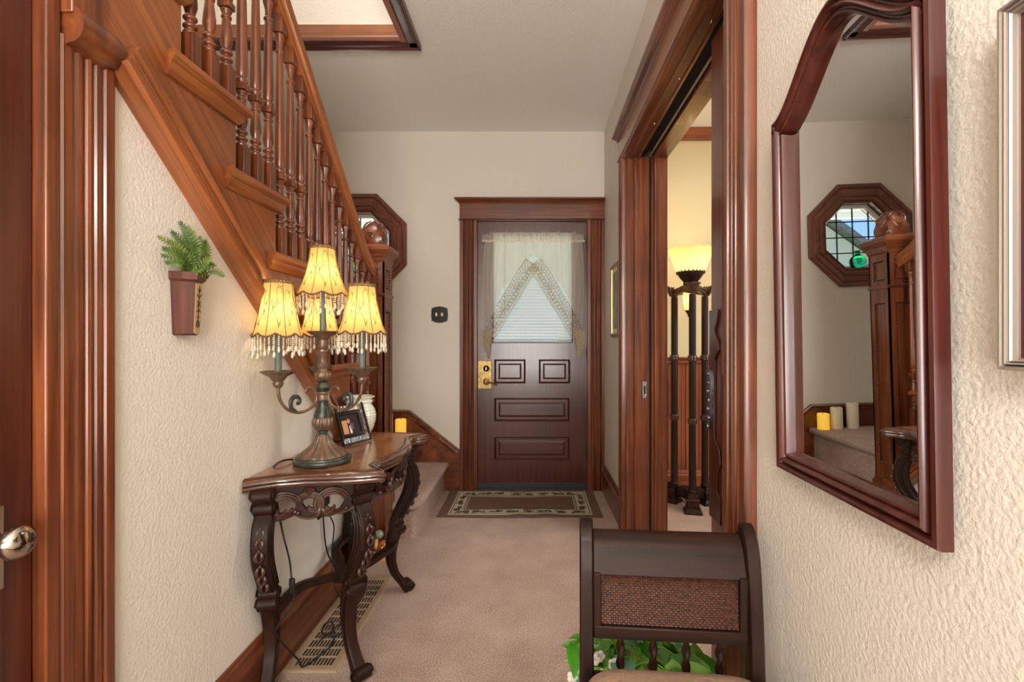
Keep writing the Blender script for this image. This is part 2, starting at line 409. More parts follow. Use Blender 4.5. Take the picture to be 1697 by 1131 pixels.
# ------------------------------------------------------------------ setting: floor, walls, ceiling
struct(MB().box(-2.2, 4.2, -2.8, 3.86, -.12, 0).build('floor', 'carpet', smooth=0))
octc = (-1.345, 1.872)
AP = .255
octh = ngon(octc[0], octc[1], AP / cos(pi / 8), 8, pi / 8)
dx0, dx1, dz1 = PX(789, 3.7), PX(973.5, 3.7), PZ(366, 3.7)
struct(MB().prism(rect(XO - .12, 4.2, -.08, 5.3), XZ, YF, YF + .16, [rect(dx0 - .012, dx1 + .012, -.02, dz1 + .012), octh]).build('wall_front', 'wall', smooth=0))
struct(MB().box(XO - .12, XO, -2.8, YF + .16, 0, 5.3).build('wall_stairwell', 'wall', smooth=0))
struct(MB().box(XO, 4.2, -2.8, -2.68, 0, 5.3).build('wall_back', 'wall', smooth=0))
# left wall under the stairs
def zbot(Y): return 1.6748 - .86 * (Y - 1.018)
struct(MB().prism([(.90, 0), (2.61, 0), (2.61, zbot(2.61) + .05), (1.0, zbot(1.0) + .05), (.9, zbot(.9) + .03)], YZ, XL - .1, XL).build('wall_left', 'wall', smooth=0))
struct(MB().box(XL - .1, XL, -2.68, .05, 0, ZC).build('wall_left_rear', 'wall', smooth=0))
struct(MB().box(XL - .1, XL, .05, .86, 2.08, ZC).build('wall_left_over_door', 'wall', smooth=0))
# right wall, two leaves around the pocket door
oy0, oy1, oz = 1.30, 2.80, 2.205
struct(MB().prism(rect(-2.68, YF, -.08, ZC), YZ, XR, XR + .06, [rect(oy0, oy1, -.02, oz)]).build('wall_right', 'wall', smooth=0))
struct(MB().prism(rect(-2.68, YF, -.08, ZC), YZ, XR + .145, XR + .205, [rect(oy0, oy1, -.02, oz)]).build('wall_parlour_side', 'yellowwall', smooth=0))
struct(MB().box(4.08, 4.2, -2.68, YF, 0, ZC).build('wall_parlour_right', 'yellowwall', smooth=0))
struct(MB().box(XR + .205, 4.08, YF - .012, YF, 0, ZC).build('wall_parlour_front', 'yellowwall', smooth=0))
# ceiling with the stair opening
ox0, ox1, oyf = XO, -.672, 2.575
struct(MB().prism(rect(XO - .12, 4.2, -2.8, YF), XY, ZC, ZC + .09, [rect(ox0 + .001, ox1, .1, oyf)]).build('ceiling', 'ceil', smooth=0))
struct(MB().box(ox1, ox1 + .1, .0, oyf + .1, ZC + .09, 5.2).build('wall_upstairs_right', 'wall', smooth=0))
struct(MB().box(XO, ox1, oyf + .012, oyf + .1, ZC + .09, 5.2).build('wall_upstairs_front', 'wall', smooth=0))
struct(MB().box(XO, ox1 + .1, -.1, .1, ZC, 5.2).build('wall_upstairs_back', 'wall', smooth=0))
struct(MB().box(XO - .12, ox1 + .1, -.1, YF, 5.2, 5.3).build('ceiling_upstairs', 'ceil', smooth=0))
# wooden trim around the stair opening
tr = setting('trim_1', (ox1, oyf, ZC))
pr = [(0, 0), (0, -.016), (.012, -.022), (.05, -.022), (.056, -.03), (.066, -.03), (.066, 0)]
MB().extrude(pr, (XO, oyf - .03 - .0, ZC), (0, 1, 0), (0, 0, 1), (-.606 - XO, 0, 0)).build('opening_casing', 'mirX', tr)
MB().extrude(pr, (ox1 - .0, .1, ZC), (1, 0, 0), (0, 0, 1), (0, oyf + .036 - .1, 0)).build('opening_casing', 'mirY', tr)
fp = [(0, -.02), (0, .085), (.01, .09), (.018, .085), (.018, .025), (.028, .015), (.028, -.02)]
MB().extrude(fp, (XO, oyf + .011, ZC), (0, -1, 0), (0, 0, 1), (ox1 - XO, 0, 0)).build('opening_fascia', 'strX', tr)
MB().extrude(fp, (ox1, .1, ZC), (-1, 0, 0), (0, 0, 1), (0, oyf - .1, 0)).build('opening_fascia', 'strY', tr)

# baseboards
BBP = [(0, 0), (.02, 0), (.02, .135), (.024, .145), (.024, .155), (.014, .165), (.012, .185), (.006, .2), (0, .2)]
def baseboard(name, org, out, run, mat, sc=1.0):
    return struct(MB().extrude([(a, b * sc) for a, b in BBP], org, out, (0, 0, 1), run).build(name, mat))
baseboard('baseboard_right', (XR, 2.934, 0), (-1, 0, 0), (0, YF - 2.936, 0), 'trimY')
baseboard('baseboard_right_near', (XR, -2.6, 0), (-1, 0, 0), (0, 3.76, 0), 'trimY')
baseboard('baseboard_left', (XL, 1.005, 0), (1, 0, 0), (0, 1.60, 0), 'trimY', .93)
# parlour: baseboard, wainscot, rails, crown
baseboard('baseboard_parlour', (XR + .21, YF - .03, 0), (0, -1, 0), (3.3, 0, 0), 'parX', .8)
wn = setting('trim_2', (1.4, YF - .02, .5))
x = XR + .21
sm = None
while x < 2.3:
    q = [(0, 0), (.003, .014), (.03, .014), (.033, .010), (.036, .014), (.063, .014), (.066, 0)]
    if sm is None:
        sm = MB().extrude(q, (x, YF - .012, .15), (1, 0, 0), (0, -1, 0), (0, 0, .83)).build('wainscot_board', 'parZ', wn); c0 = WL[sm]
    else: dup(sm, wn, (x + .033, c0.y, c0.z))
    x += .067
MB().extrude([(0, 0), (.02, 0), (.03, .008), (.03, .02), (.022, .028), (.04, .04), (.04, .05), (0, .05)], (XR + .21, YF - .012, .965), (0, -1, 0), (0, 0, 1), (3.2, 0, 0)).build('chair_rail', 'parX', wn)
MB().extrude([(0, 0), (.016, 0), (.016, .012), (.05, .05), (.06, .055), (.07, .075), (0, .075)], (XR + .21, YF - .012, ZC - .077), (0, -1, 0), (0, 0, 1), (3.2, 0, 0)).build('crown_moulding', 'parX', wn)

# ------------------------------------------------------------------ octagonal window
wi = setting('window_1', (octc[0], YF, octc[1] - .38))
of = [(0, 0), (0, .022), (.006, .028), (.028, .028), (.034, .02), (.04, .026), (.075, .020), (.08, .028), (.092, .028), (.098, .018), (.118, .014), (.122, .02), (.128, .012), (.128, 0)]
to = lambda a, b, t: (a, YF - t, b)
pt = ngon(octc[0], octc[1], .382 / cos(pi / 8), 8, pi / 8)
for i in range(8):
    a, b = Vector(pt[i]), Vector(pt[(i + 1) % 8]); c = Vector(octc)
    def cut(off):
        k = 1 - off / .382; return c + (a - c) * k, c + (b - c) * k
    r0, r1 = [], []
    for off, h in of:
        p, q = cut(off); g = .0006 * (q - p).normalized(); r0.append(to(*(p + g), h)); r1.append(to(*(q - g), h))
    MB().loft([r0, r1]).build('frame_segment', 'purpleX' if i in (1, 5) else 'purpleN', wi)
MB().ring(ngon(octc[0], octc[1], AP / cos(pi / 8), 8, pi / 8), [(-.0, 0), (-.0, -.15), (.012, -.15), (.012, 0)], to).build('window_jamb', 'purpleN', wi, smooth=0)
MB().ring(ngon(octc[0], octc[1], (AP - .012) / cos(pi / 8), 8, pi / 8), [(0, -.06), (0, -.1), (.022, -.1), (.022, -.06)], to).build('sash', 'outwhite', wi, smooth=0)
MB().prism(ngon(octc[0], octc[1], (AP - .03) / cos(pi / 8), 8, pi / 8), to, -.08, -.084).build('pane', 'pane', wi, smooth=0)
for k in (-.12, -.0, .12):
    hh = sqrt(max(0, (AP - .03) ** 2)) if abs(k) < .1 else AP - .04
    hl = AP - .03 - max(0, abs(k) - .1)
    B(octc[0] + k - .004, octc[0] + k + .004, YF + .072, YF + .079, octc[1] - hl, octc[1] + hl).build('lead_bar', 'black', wi)
    B(octc[0] - hl, octc[0] + hl, YF + .072, YF + .079, octc[1] + k - .004, octc[1] + k + .004).build('lead_bar', 'black', wi)
bx, by, bz = octc[0] - .01, YF + .04, octc[1] - AP + .0125
tag(MB().lathe([(.001, 0), (.03, 0), (.045, .012), (.058, .04), (.058, .062), (.045, .085), (.018, .102), (.015, .125), (.022, .128), (.022, .134), (.012, .134), (.012, .1), (.001, .1)], (bx, by, bz), 24).build('glass_bottle', 'greenglass', smooth=60),
    'round green glass bottle with short neck on octagonal window sill', 'bottle')

# ------------------------------------------------------------------ outdoors
struct(B(-9, 9, 3.86, 8.5, -.25, -.05).build('ground_patio', 'concrete', smooth=0))
struct(B(-30, 30, 8.5, 60, -.3, -.1).build('ground_lawn', 'grass', smooth=0))
pr_ = thing('porch_roof', 'pale green porch ceiling seen through the octagonal window', 'porch', (-.6, 4.4, 2.3))
for i in range(22):
    x0 = -2.9 + i * .2; B(x0, x0 + .195, 3.85, 4.95, 2.36, 2.38).build('soffit_board', 'outwood', pr_, smooth=0)
B(-2.95, 1.55, 4.95, 5.0, 2.30, 2.5).build('fascia', 'outwhite', pr_, smooth=0)
B(-2.95, 1.55, 3.85, 5.0, 2.385, 2.5).build('roof_deck', 'shingle', pr_, smooth=0)
MB().prism([(-1.5, 2.30), (.6, 2.30), (-.45, 2.05)][:3], XZ, 5.01, 5.05).build('bracket', 'outwhite', pr_, smooth=0)
nh = thing('neighbour_house', 'pale house with grey shingled gable beyond the lawn', 'house', (-7, 16, -.1))
MB().prism([(-9.2, -.1), (-4.6, -.1), (-4.6, 3.2), (-6.9, 5.0), (-9.2, 3.2)], XZ, 15, 20).build('wall', 'siding', nh, smooth=0)
MB().prism([(-9.6, 2.95), (-6.9, 5.1), (-4.2, 2.95), (-4.2, 3.15), (-6.9, 5.3), (-9.6, 3.15)], XZ, 14.7, 20.3).build('roof', 'shingle', nh, smooth=0)
for i, lab_ in enumerate(('green garden shrub nearest the house', 'middle green garden shrub beyond the porch', 'farthest green garden shrub along the lawn')):
    hx = 1.5 + i * 3.2
    m = MB()
    for k in range(9): m.ball((hx + random.uniform(-.4, .4), 13 + random.uniform(-.4, .4), .3 + k * .12), .5 + random.uniform(-.1, .15), 8, 6)
    tag(m.build('garden_shrub', 'grass'), lab_, 'shrub', 'shrubs beyond the porch')

# ------------------------------------------------------------------ front door casing and door
dc = setting('trim_3', ((dx0 + dx1) / 2, YF, 0))
cz = PZ(365, 3.655)
xa, xb, xc, xd = PX(761.5, 3.655), PX(791, 3.655), PX(973, 3.655), PX(1003, 3.655)
MB().extrude(casing(xb - xa, .026), (xa, YF, 0), (1, 0, 0), (0, -1, 0), (0, 0, cz)).build('side_casing', 'trimZ', dc)
MB().extrude(casing(xd - xc, .026), (xc, YF, 0), (1, 0, 0), (0, -1, 0), (0, 0, cz)).build('side_casing', 'trimZ', dc)
B(xa, xd, YF - .028, YF, cz + .008, PZ(338, 3.655)).build('head_casing', 'trimX', dc, bevel=.002)
MB().extrude([(0, 0), (.034, 0), (.038, .004), (.034, .009), (0, .009)], (xa - .006, YF, cz), (0, -1, 0), (0, 0, 1), (xd - xa + .01, 0, 0)).build('bead', 'trimX', dc)
zz = PZ(338, 3.65)
MB().loft([[(xa - k, YF, z), (xa - k, YF - .028 - k, z), (min(xd + k, XR - .001), YF - .028 - k, z), (min(xd + k, XR - .001), YF, z)] for k, z in ((.002, zz), (.006, zz + .008), (.016, zz + .018), (.03, zz + .028), (.036, zz + .03), (.036, zz + .042))]).build('cornice', 'trimX', dc, smooth=0)
for a, b in ((dx0 - .012, dx0 - .001), (dx1 + .001, dx1 + .012)):
    B(a, b, YF + .0, YF + .155, .002, dz1).build('jamb', 'doorZ', dc, smooth=0)
B(dx0 - .012, dx1 + .012, YF, YF + .155, dz1 + .001, dz1 + .012).build('head_jamb', 'doorX', dc, smooth=0)
B(dx0, dx1, YF - .01, YF + .15, -.0, .022).build('threshold', 'sweep', dc, smooth=0)
Yd = 3.70
def dr(x0, x1, y0, y1): return rect(PX(x0, Yd), PX(x1, Yd), PZ(y1, Yd), PZ(y0, Yd))
d = setting('door_1', ((dx0 + dx1) / 2, Yd, .03))
holes = [dr(816, 949, 392, 569), dr(819, 871, 596, 636), dr(893, 945, 596, 636), dr(819, 944, 660, 699), dr(819, 944, 724, 763)]
MB().prism(dr(790, 973, 366.3, 804), XZ, Yd, Yd + .045, holes).build('door_leaf', 'doorZ', d, smooth=0)
for h in holes[1:]:
    (x0, z0), (x1, z1) = h[0], h[2]
    B(x0, x1, Yd + .018, Yd + .03, z0, z1).build('panel_field', 'doorX', d, smooth=0)
    MB().ring(rect(x0, x1, z0, z1), [(0, .0), (.004, -.003), (.010, .004), (.014, .017), (0, .017)], lambda a, b, t: (a, Yd + t, b)).build('panel_moulding', 'doorX', d, smooth=20)
    i = .032 if (x1 - x0) < .3 else .034
    q = [(x0 + i, z0 + i), (x1 - i, z0 + i), (x1 - i, z1 - i), (x0 + i, z1 - i)]
    MB().ring(q, [(0, .017), (0, .012), (.012, .006), (.013, .017)], lambda a, b, t: (a, Yd + t, b)).build('raised_edge', 'doorX', d, smooth=20)
    B(q[0][0] + .013, q[1][0] - .013, Yd + .006, Yd + .018, q[0][1] + .013, q[2][1] - .013).build('raised_panel', 'doorX', d, smooth=0)
(x0, z0), (x1, z1) = holes[0][0], holes[0][2]
B(x0, x1, Yd + .022, Yd + .026, z0, z1).build('pane', 'pane', d, smooth=0)
MB().ring(rect(x0, x1, z0, z1), [(0, -.001), (.008, .004), (.012, .02), (0, .02)], lambda a, b, t: (a, Yd + t, b)).build('glazing_bead', 'doorX', d, smooth=20)
B(dx0 + .006, dx1 - .006, Yd - .008, Yd - .0005, .024, .05).build('door_sweep', 'sweep', d, smooth=0)
for k in range(3): MB().lathe([(.001, 0), (.004, 0), (.004, .002), (.001, .002)], (dx0 + .2 + k * .21, Yd - .008, .04), 8, axis='Y').build('sweep_screw', 'nickel', d)
for y in (402, 585, 748):
    z = PZ(y, Yd)
    hg = MB().lathe([(.001, -.05), (.004, -.048), (.006, -.045), (.006, .045), (.004, .048), (.001, .05)], (dx1 - .002, Yd - .008, z), 10)
    hg.box(dx1 - .014, dx1 - .004, Yd - .003, Yd - .0003, z - .045, z + .045).build('hinge', 'black', d)
# lockset
lx0, lx1, lz0, lz1 = PX(792, Yd), PX(815, Yd), PZ(645, Yd), PZ(598, Yd)
lp = B(lx0, lx1, Yd - .007, Yd - .0004, lz0, lz1).build('lock_plate', 'brass', d, bevel=.003)
cx_, cz_ = (lx0 + lx1) / 2 + .012, PZ(611, Yd)
MB().lathe([(.001, 0), (.024, 0), (.024, -.004), (.016, -.012), (.012, -.014), (.001, -.014)], (cx_, Yd - .007, cz_), 20, axis='Y').build('deadbolt_rose', 'black', lp)
B(cx_ - .003, cx_ + .003, Yd - .034, Yd - .02, cz_ - .012, cz_ + .012).build('thumb_turn', 'nickel', lp, bevel=.001)
cz_ = PZ(633, Yd)
MB().lathe([(.001, 0), (.027, 0), (.026, -.006), (.014, -.01), (.011, -.035), (.001, -.036)], (cx_, Yd - .007, cz_), 20, axis='Y').build('lever_rose', 'brass', lp)
MB().tube(spline([(cx_, Yd - .042, cz_), (cx_ + .03, Yd - .046, cz_ - .004), (cx_ + .07, Yd - .046, cz_ - .02), (cx_ + .085, Yd - .044, cz_ - .024)], 4), [.009] * 5 + [.008] * 5 + [.006] * 3, 8, .7).build('door_lever', 'brass', lp)

# mini blind
Yb = 3.684
bl = thing('window_blind', 'white horizontal mini blind lowered over the front door glass', 'blind', (PX(883, Yb), Yb, PZ(569, Yb)))
bx0, bx1 = PX(817.5, Yb), PX(948, Yb); bz0, bz1 = PZ(567, Yb), PZ(391, Yb)
B(bx0, bx1, Yb - .010, Yb + .012, bz1 - .004, bz1 + .022).build('head_rail', 'blind', bl, bevel=.002)
B(bx0, bx1, Yb - .008, Yb + .008, bz0 - .005, bz0 + .008).build('bottom_rail', 'blind', bl, bevel=.002)
ns = 34; s0 = None
for i in range(ns):
    z = bz0 + .02 + (bz1 - bz0 - .03) * i / (ns - 1)
    if s0 is None:
        a = radians(58); m = MB(); r = []
        for k in range(5):
            t = (k / 4 - .5) * .026; cv = .0022 * (1 - (2 * k / 4 - 1) ** 2)
            r.append((t * cos(a) - cv * sin(a), t * sin(a) + cv * cos(a)))
        m.loft([[(xx, Yb + p[0] * .55, z - p[1]) for p in r] for xx in (bx0 + .002, bx1 - .002)], closed=False)
        s0 = m.build('slat', 'blind', bl, smooth=60); sc0 = WL[s0].copy(); z00 = z
    else: dup(s0, bl, (sc0.x, sc0.y, sc0.z + z - z00))
for x in (PX(843.5, Yb), PX(923, Yb)):
    MB().tube([(x, Yb - .012, bz0), (x, Yb - .012, bz1)], .0012, 5).build('ladder_cord', 'ivory', bl)
xw = PX(836.5, Yb); MB().tube([(xw, Yb - .016, bz1), (xw, Yb - .017, PZ(523, Yb))], .0026, 6).build('tilt_wand', 'steel', bl)
xw = PX(931, Yb); MB().tube([(xw, Yb - .014, bz1), (xw, Yb - .014, PZ(452, Yb))], .001, 5).build('pull_cord', 'ivory', bl)
MB().lathe([(.001, 0), (.006, .002), (.004, .02), (.001, .026)], (xw, Yb - .014, PZ(458, Yb)), 10).build('pull_tassel', 'basket', bl)

# curtains with lace
Yc = 3.655
def curtain(side):
    f = (lambda x: x) if side < 0 else (lambda x: 1768 - x)
    lab = 'sheer voile door curtain with ecru lace edge, ' + ('swept to the left over the lock side' if side < 0 else 'swept to the right over the hinge side')
    root = thing('door_curtain', lab, 'curtain', (PX(f(842), Yc), Yc, PZ(590, Yc)))
    # sheet
    m = MB(); nx, nz_ = 60, 24; rings = []
    def bottom(x):    # lower edge in photo pixels
        return interp([798, 800, 810, 818, 836, 882], [548, 548, 532, 520, 478, 422], x)
    for j in range(nz_ + 1):
        row = []
        for i in range(nx + 1):
            u = i / nx; x = 803 + (884 - 803) * u
            yb = bottom(x); y = 399 + (yb - 399) * j / nz_
            xo = x - (1 - u) * 3.5 * sin(pi * min(1, (y - 399) / 150))
            amp = .004 + .005 * (1 - u)
            row.append((PX(f(xo), Yc), Yc + amp * sin(u * 42 + .6 * sin(3 * j / nz_)) , PZ(y, Yc)))
        rings.append(row)
    m.loft(rings, closed=False).build('voile_panel', 'sheer', root, smooth=80)
    # ruffled heading
    m = MB(); rings = []
    for j in range(5):
        row = []
        for i in range(91):
            u = i / 90; x = (799 if side < 0 else 801) + (883 - 799) * u
            top = 387 + 2.2 * sin(u * 23) + 1.5 * sin(u * 61)
            y = [402, 399, 397, 392, top][j]
            row.append((PX(f(x), Yc), Yc - .004 + [.001, .003, .003, .006, .009][j] * sin(u * 95 + j * .3), PZ(y, Yc)))
        rings.append(row)
    m.loft(rings, closed=False).build('ruffled_heading', 'sheer', root, smooth=80)
    # lace band: geometry
    m = MB(); rnd = random.Random(3)
    cl = spline([(883, 437, 0), (866, 461, 0), (848, 492, 0), (832, 517, 0), (822, 538, 0), (812, 556, 0), (806, 572, 0), (804, 580, 0)], 12)
    wdt = lambda t: interp([0, .6, .8, 1], [30, 28, 24, 10], t)
    Lc = [0]
    for a, b in zip(cl, cl[1:]): Lc.append(Lc[-1] + (b - a).length)
    T = Lc[-1]
    def P(s_, v):   # s along px, v across (-.5 .. .5 of width), returns world
        s_ = max(0, min(T - .01, s_))
        i = max(k for k in range(len(Lc)) if Lc[k] <= s_ + 1e-6); i = min(i, len(cl) - 2)
        q = cl[i].lerp(cl[i + 1], (s_ - Lc[i]) / max(1e-6, Lc[i + 1] - Lc[i])); t = (cl[i + 1] - cl[i]).normalized()
        nn = Vector((-t.y, t.x, 0)); q = q + nn * v * wdt(s_ / T)
        gather = max(0, s_ / T - .62)
        return (PX(f(q.x), Yc), Yc - .006 + .03 * gather * sin(s_ * .55 + v * 9), PZ(q.y, Yc))
    def curve(fn, r=.0013, k=14, closed=True):
        m.tube([fn(j / k * (1 if closed else k / (k - 1.0))) for j in range(k)], r, 4, closed=closed)
    s_ = 0
    m.tube([P(T * i / 60, -.42) for i in range(61)], .0017, 4); m.tube([P(T * i / 60, .30) for i in range(61)], .0013, 4)
    while s_ < T - 3:
        for v, rr in ((-.30, 2.6), (-.12, 3.2), (.08, 3.4), (.22, 2.4)):
            so = s_ + rnd.uniform(-.8, .8) + (2 if v in (-.12, .22) else 0); ww = wdt(s_ / T); rot = rnd.uniform(0, 3)
            curve(lambda t: P(so + rr * 1.15 * cos(2 * pi * t + rot * .1), v + rr / ww * sin(2 * pi * t)), .0014, 9)
        for k in range(3):
            a0 = rnd.uniform(0, 6.28)
            curve(lambda t: P(s_ + 2.6 * t * cos(a0 + 4 * t), rnd.choice((0, 0)) - .1 + .22 * t * sin(a0 + 4 * t)), .0016, 7, False)
        curve(lambda t: P(s_ + 3.4 * cos(pi * t), .32 + .15 * sin(pi * t)), .0022, 8, False)     # scalloped hem
        m.ball(P(s_, .47), .0032, 5, 4)
        s_ += 6.2
    m.build('lace_border', 'lace', root, smooth=80, stuff=True)
    m = MB(); rings = []
    for j in range(21):
        t = j / 20; y = 548 + 44 * t; row = []
        wr = interp([0, .3, .8, 1], [15, 16, 8, 2], t); xc0 = interp([0, .5, 1], [807, 806, 809], t)
        for i in range(25):
            u = i / 24; row.append((PX(f(xc0 + (u - .5) * wr), Yc), Yc + .012 * sin(u * 19 + t * 2) - .004, PZ(y + 3 * sin(u * 9) * t, Yc)))
        rings.append(row)
    mm = MB()
    for j in range(len(rings)):
        if j % 2 == 0: mm.tube(rings[j], .0016, 4)
    for i in range(0, 25, 1): mm.tube([rings[j][min(24, max(0, i + (j % 2)))] for j in range(21)], .0013, 4)
    mm.build('lace_tail', 'lace', root, smooth=80, stuff=True)
    return root
curtain(-1); curtain(1)
cr_ = MB().tube([(PX(799, Yc), Yc - .0, PZ(399.5, Yc)), (PX(969, Yc), Yc - .0, PZ(399.5, Yc))], .004, 8)
tag(cr_.build('curtain_rod', 'ivory'), 'slim curtain rod through the heading above the front door glass', 'curtain rod')
# wall switch
sw = thing('switch_plate', 'dark bronze double toggle switch plate left of front door', 'light switch', (PX(728.5, YF), YF, PZ(535, YF)))
pth = [(715.5, 511), (722, 509), (728.5, 508), (735, 509), (741.5, 511), (742.5, 522), (741.5, 532), (735, 534.5), (728.5, 535.5), (722, 534.5), (715.5, 532), (714.8, 522)]
MB().prism([(PX(a, YF), PZ(b, YF)) for a, b in pth], XZ, YF - .006, YF - .0003).build('plate', 'black', sw, bevel=.002)
for x in (723.6, 733): B(PX(x - 1.4, YF), PX(x + 1.4, YF), YF - .016, YF - .006, PZ(524.5, YF), PZ(519, YF)).build('toggle', 'ivory', sw, bevel=.001)

# doormat
def wav(x, y):
    u = (x + .09) / .53; v = (y - 3.1) / .54
    r = .009 * math.exp(-((x + .02 - .1) / .09) ** 2) + .008 * math.exp(-((x + .10) / .05) ** 2)
    return .006 + r * (1 - v) ** 1.2 + .01 * max(0, v - .75) * 3 * (1 + .3 * sin(x * 17)) + .002 * sin(x * 9 + y * 5)
dm = thing('doormat', 'brown doormat with cream scroll border in front of the front door', 'doormat', (-.09, 3.37, 0))
def matpatch(x0, x1, y0, y1, lift, name, mat, nx=70, ny=24):
    m = MB(); top = [[(x0 + (x1 - x0) * i / nx, y0 + (y1 - y0) * j / ny + .006 * sin((x0 + (x1 - x0) * i / nx) * 8) * (1 - j / ny), 0) for i in range(nx + 1)] for j in range(ny + 1)]
    top = [[(p[0], p[1], wav(p[0], p[1]) + lift) for p in r] for r in top]
    bot = [[(p[0], p[1], max(.0005, p[2] - lift - .006)) for p in r] for r in top]
    m.loft(top, closed=False); m.loft(bot, closed=False)
    per = lambda g: g[0] + [r[-1] for r in g[1:]] + g[-1][::-1][1:] + [r[0] for r in g[::-1]][1:-1]
    a, b = per(top), per(bot); n = len(a)
    m.add(a + b, [(i, (i + 1) % n, n + (i + 1) % n, n + i) for i in range(n)])
    return m.build(name, mat, dm, smooth=60)
matpatch(-.625, .447, 3.095, 3.635, 0, 'rug_body', 'matbrown')
def matframe(x0, x1, y0, y1, wd, lift, name, mat):
    for k, (a, b, c, d_) in enumerate(((x0, x1, y0, y0 + wd), (x0, x1, y1 - wd, y1), (x0, x0 + wd, y0 + wd, y1 - wd), (x1 - wd, x1, y0 + wd, y1 - wd))):
        matpatch(a, b, c, d_, lift, name, mat, 60 if k < 2 else 6, 6 if k < 2 else 24)
matframe(-.56, .385, 3.135, 3.605, .105, .0012, 'cream_border', 'matcream')
m = MB()
def inset_line(i, wd, zl=.0026):
    x0, x1, y0, y1 = -.56 + i, .385 - i, 3.135 + i, 3.605 - i
    P = []
    for a, b in (((x0, y0), (x1, y0)), ((x1, y0), (x1, y1)), ((x1, y1), (x0, y1)), ((x0, y1), (x0, y0))):
        for k in range(30): P.append((a[0] + (b[0] - a[0]) * k / 30, a[1] + (b[1] - a[1]) * k / 30))
    m.tube([(p[0], p[1], wav(*p) + zl) for p in P], wd, 4, .3, closed=True)
inset_line(.014, .0025); inset_line(.09, .0025); inset_line(.098, .0022)
rnd = random.Random(5)
def motif(cx, cy, vert):
    for k in range(11):
        a0 = rnd.uniform(0, 6.28); q = []
        ox, oy = rnd.uniform(-.036, .036), rnd.uniform(-.014, .014)
        for j in range(9):
            t = j / 8; rr = .019 * (1 - t * .75); a = a0 + t * 5 * (1 if k % 2 else -1)
            dx, dy = ox + rr * cos(a), oy + rr * .8 * sin(a)
            if vert: dx, dy = dy, dx
            q.append((cx + dx, cy + dy))
        m.tube([(p[0], p[1], wav(*p) + .0026) for p in q], [.0036] * 3 + [.0045] * 3 + [.0026] * 3, 4, .3)
for k in range(8):
    motif(-.47 + k * .109, 3.187, False); motif(-.47 + k * .109, 3.553, False)
for k in range(3): motif(-.508, 3.26 + k * .11, True); motif(.333, 3.26 + k * .11, True)
m.build('scroll_pattern', plain('doormat_dark_scroll', (74, 56, 40), .95), dm, smooth=60, stuff=True)

# ------------------------------------------------------------------ pocket door opening on the right
Xf = XR - .03   # face of casing
t4 = setting('trim_4', (Xf, 2.0, 0))
cw = .134
MB().extrude(casing(cw, .03), (XR, oy0 - cw, 0), (0, 1, 0), (-1, 0, 0), (0, 0, oz)).build('side_casing', 'trimZ', t4)
MB().extrude(casing(.10, .03), (XR, oy1, 0), (0, 1, 0), (-1, 0, 0), (0, 0, oz)).build('side_casing', 'trimZ', t4)
B(XR - .029, XR, oy0 - cw, oy1 + .10, oz + .012, 2.325).build('head_casing', 'strY', t4, smooth=0)
MB().extrude([(0, 0), (.03, 0), (.037, .006), (.03, .012), (0, .012)], (XR, oy0 - cw - .006, oz), (-1, 0, 0), (0, 0, 1), (0, cw + (oy1 - oy0) + .112, 0)).build('bead', 'trimY', t4)
MB().loft([[(XR, oy0 - cw - k, z), (Xf - k, oy0 - cw - k, z), (Xf - k, oy1 + .10 + k, z), (XR, oy1 + .10 + k, z)] for k, z in ((.0, 2.325), (.008, 2.33), (.008, 2.337), (.014, 2.343), (.022, 2.352), (.026, 2.354), (.034, 2.358), (.036, 2.372))]).build('cornice', 'trimY', t4, smooth=0)
xa_, xb_ = XR - .03, XR + .235
# far jamb seen face-on : strips with a groove where the pocket door lands
for (a, b, yy) in ((XR - .002, .60, 2.788), (.60, .672, 2.799), (.682, xb_, 2.788)):
    B(a, b, yy, 2.812, 0, oz).build('jamb_strip', 'trimZ', t4, bevel=.002)
for xx in (.585, .70): MB().extrude([(-.006, 0), (-.004, .006), (.0, .009), (.004, .006), (.006, 0)], (xx, 2.788, 0), (1, 0, 0), (0, -1, 0), (0, 0, oz)).build('jamb_bead', 'trimZ', t4)
B(.672, .682, 2.80, 2.812, 0, oz).build('jamb_groove', 'hole', t4, smooth=0)
# head jamb
for (a, b, z0) in ((XR - .03, .615, oz - .012), (.685, xb_, oz - .012)):
    B(a, b, oy0, 2.788, z0, oz + .012).build('head_jamb', 'trimY', t4, bevel=.002)
B(.615, .685, oy0, 2.79, oz + .03, oz + .05).build('track_slot', 'hole', t4, smooth=0)
for xx, z0 in ((XR + .02, .0), (.605, .0), (.69, 0)): MB().extrude([(-.006, 0), (-.004, -.007), (.004, -.007), (.006, 0)], (xx, oy0, oz - .012), (1, 0, 0), (0, 0, 1), (0, 1.488, 0)).build('head_bead', 'trimY', t4)
B(XR + .205, xb_, oy0 - cw, oy0, 0, oz + .12).build('parlour_casing', 'parZ', t4, smooth=0)
B(XR + .205, xb_, oy1 + .012, oy1 + .12, 0, oz + .12).build('parlour_casing', 'parZ', t4, smooth=0)
for y in (1.6, 1.95, 2.35):
    for xx in (.59, .70): MB().lathe([(.001, 0), (.006, 0), (.005, -.003), (.001, -.004)], (xx, y, oz - .012), 8).build('track_screw', 'nickel', t4)
sp = B(.632, .655, 2.7955, 2.799, PZ(660, 2.8), PZ(633, 2.8)).build('strike_plate', 'steel', t4, bevel=.001)
B(.639, .648, 2.794, 2.7956, PZ(653, 2.8), PZ(640, 2.8)).build('strike_slot', 'hole', sp, smooth=0)
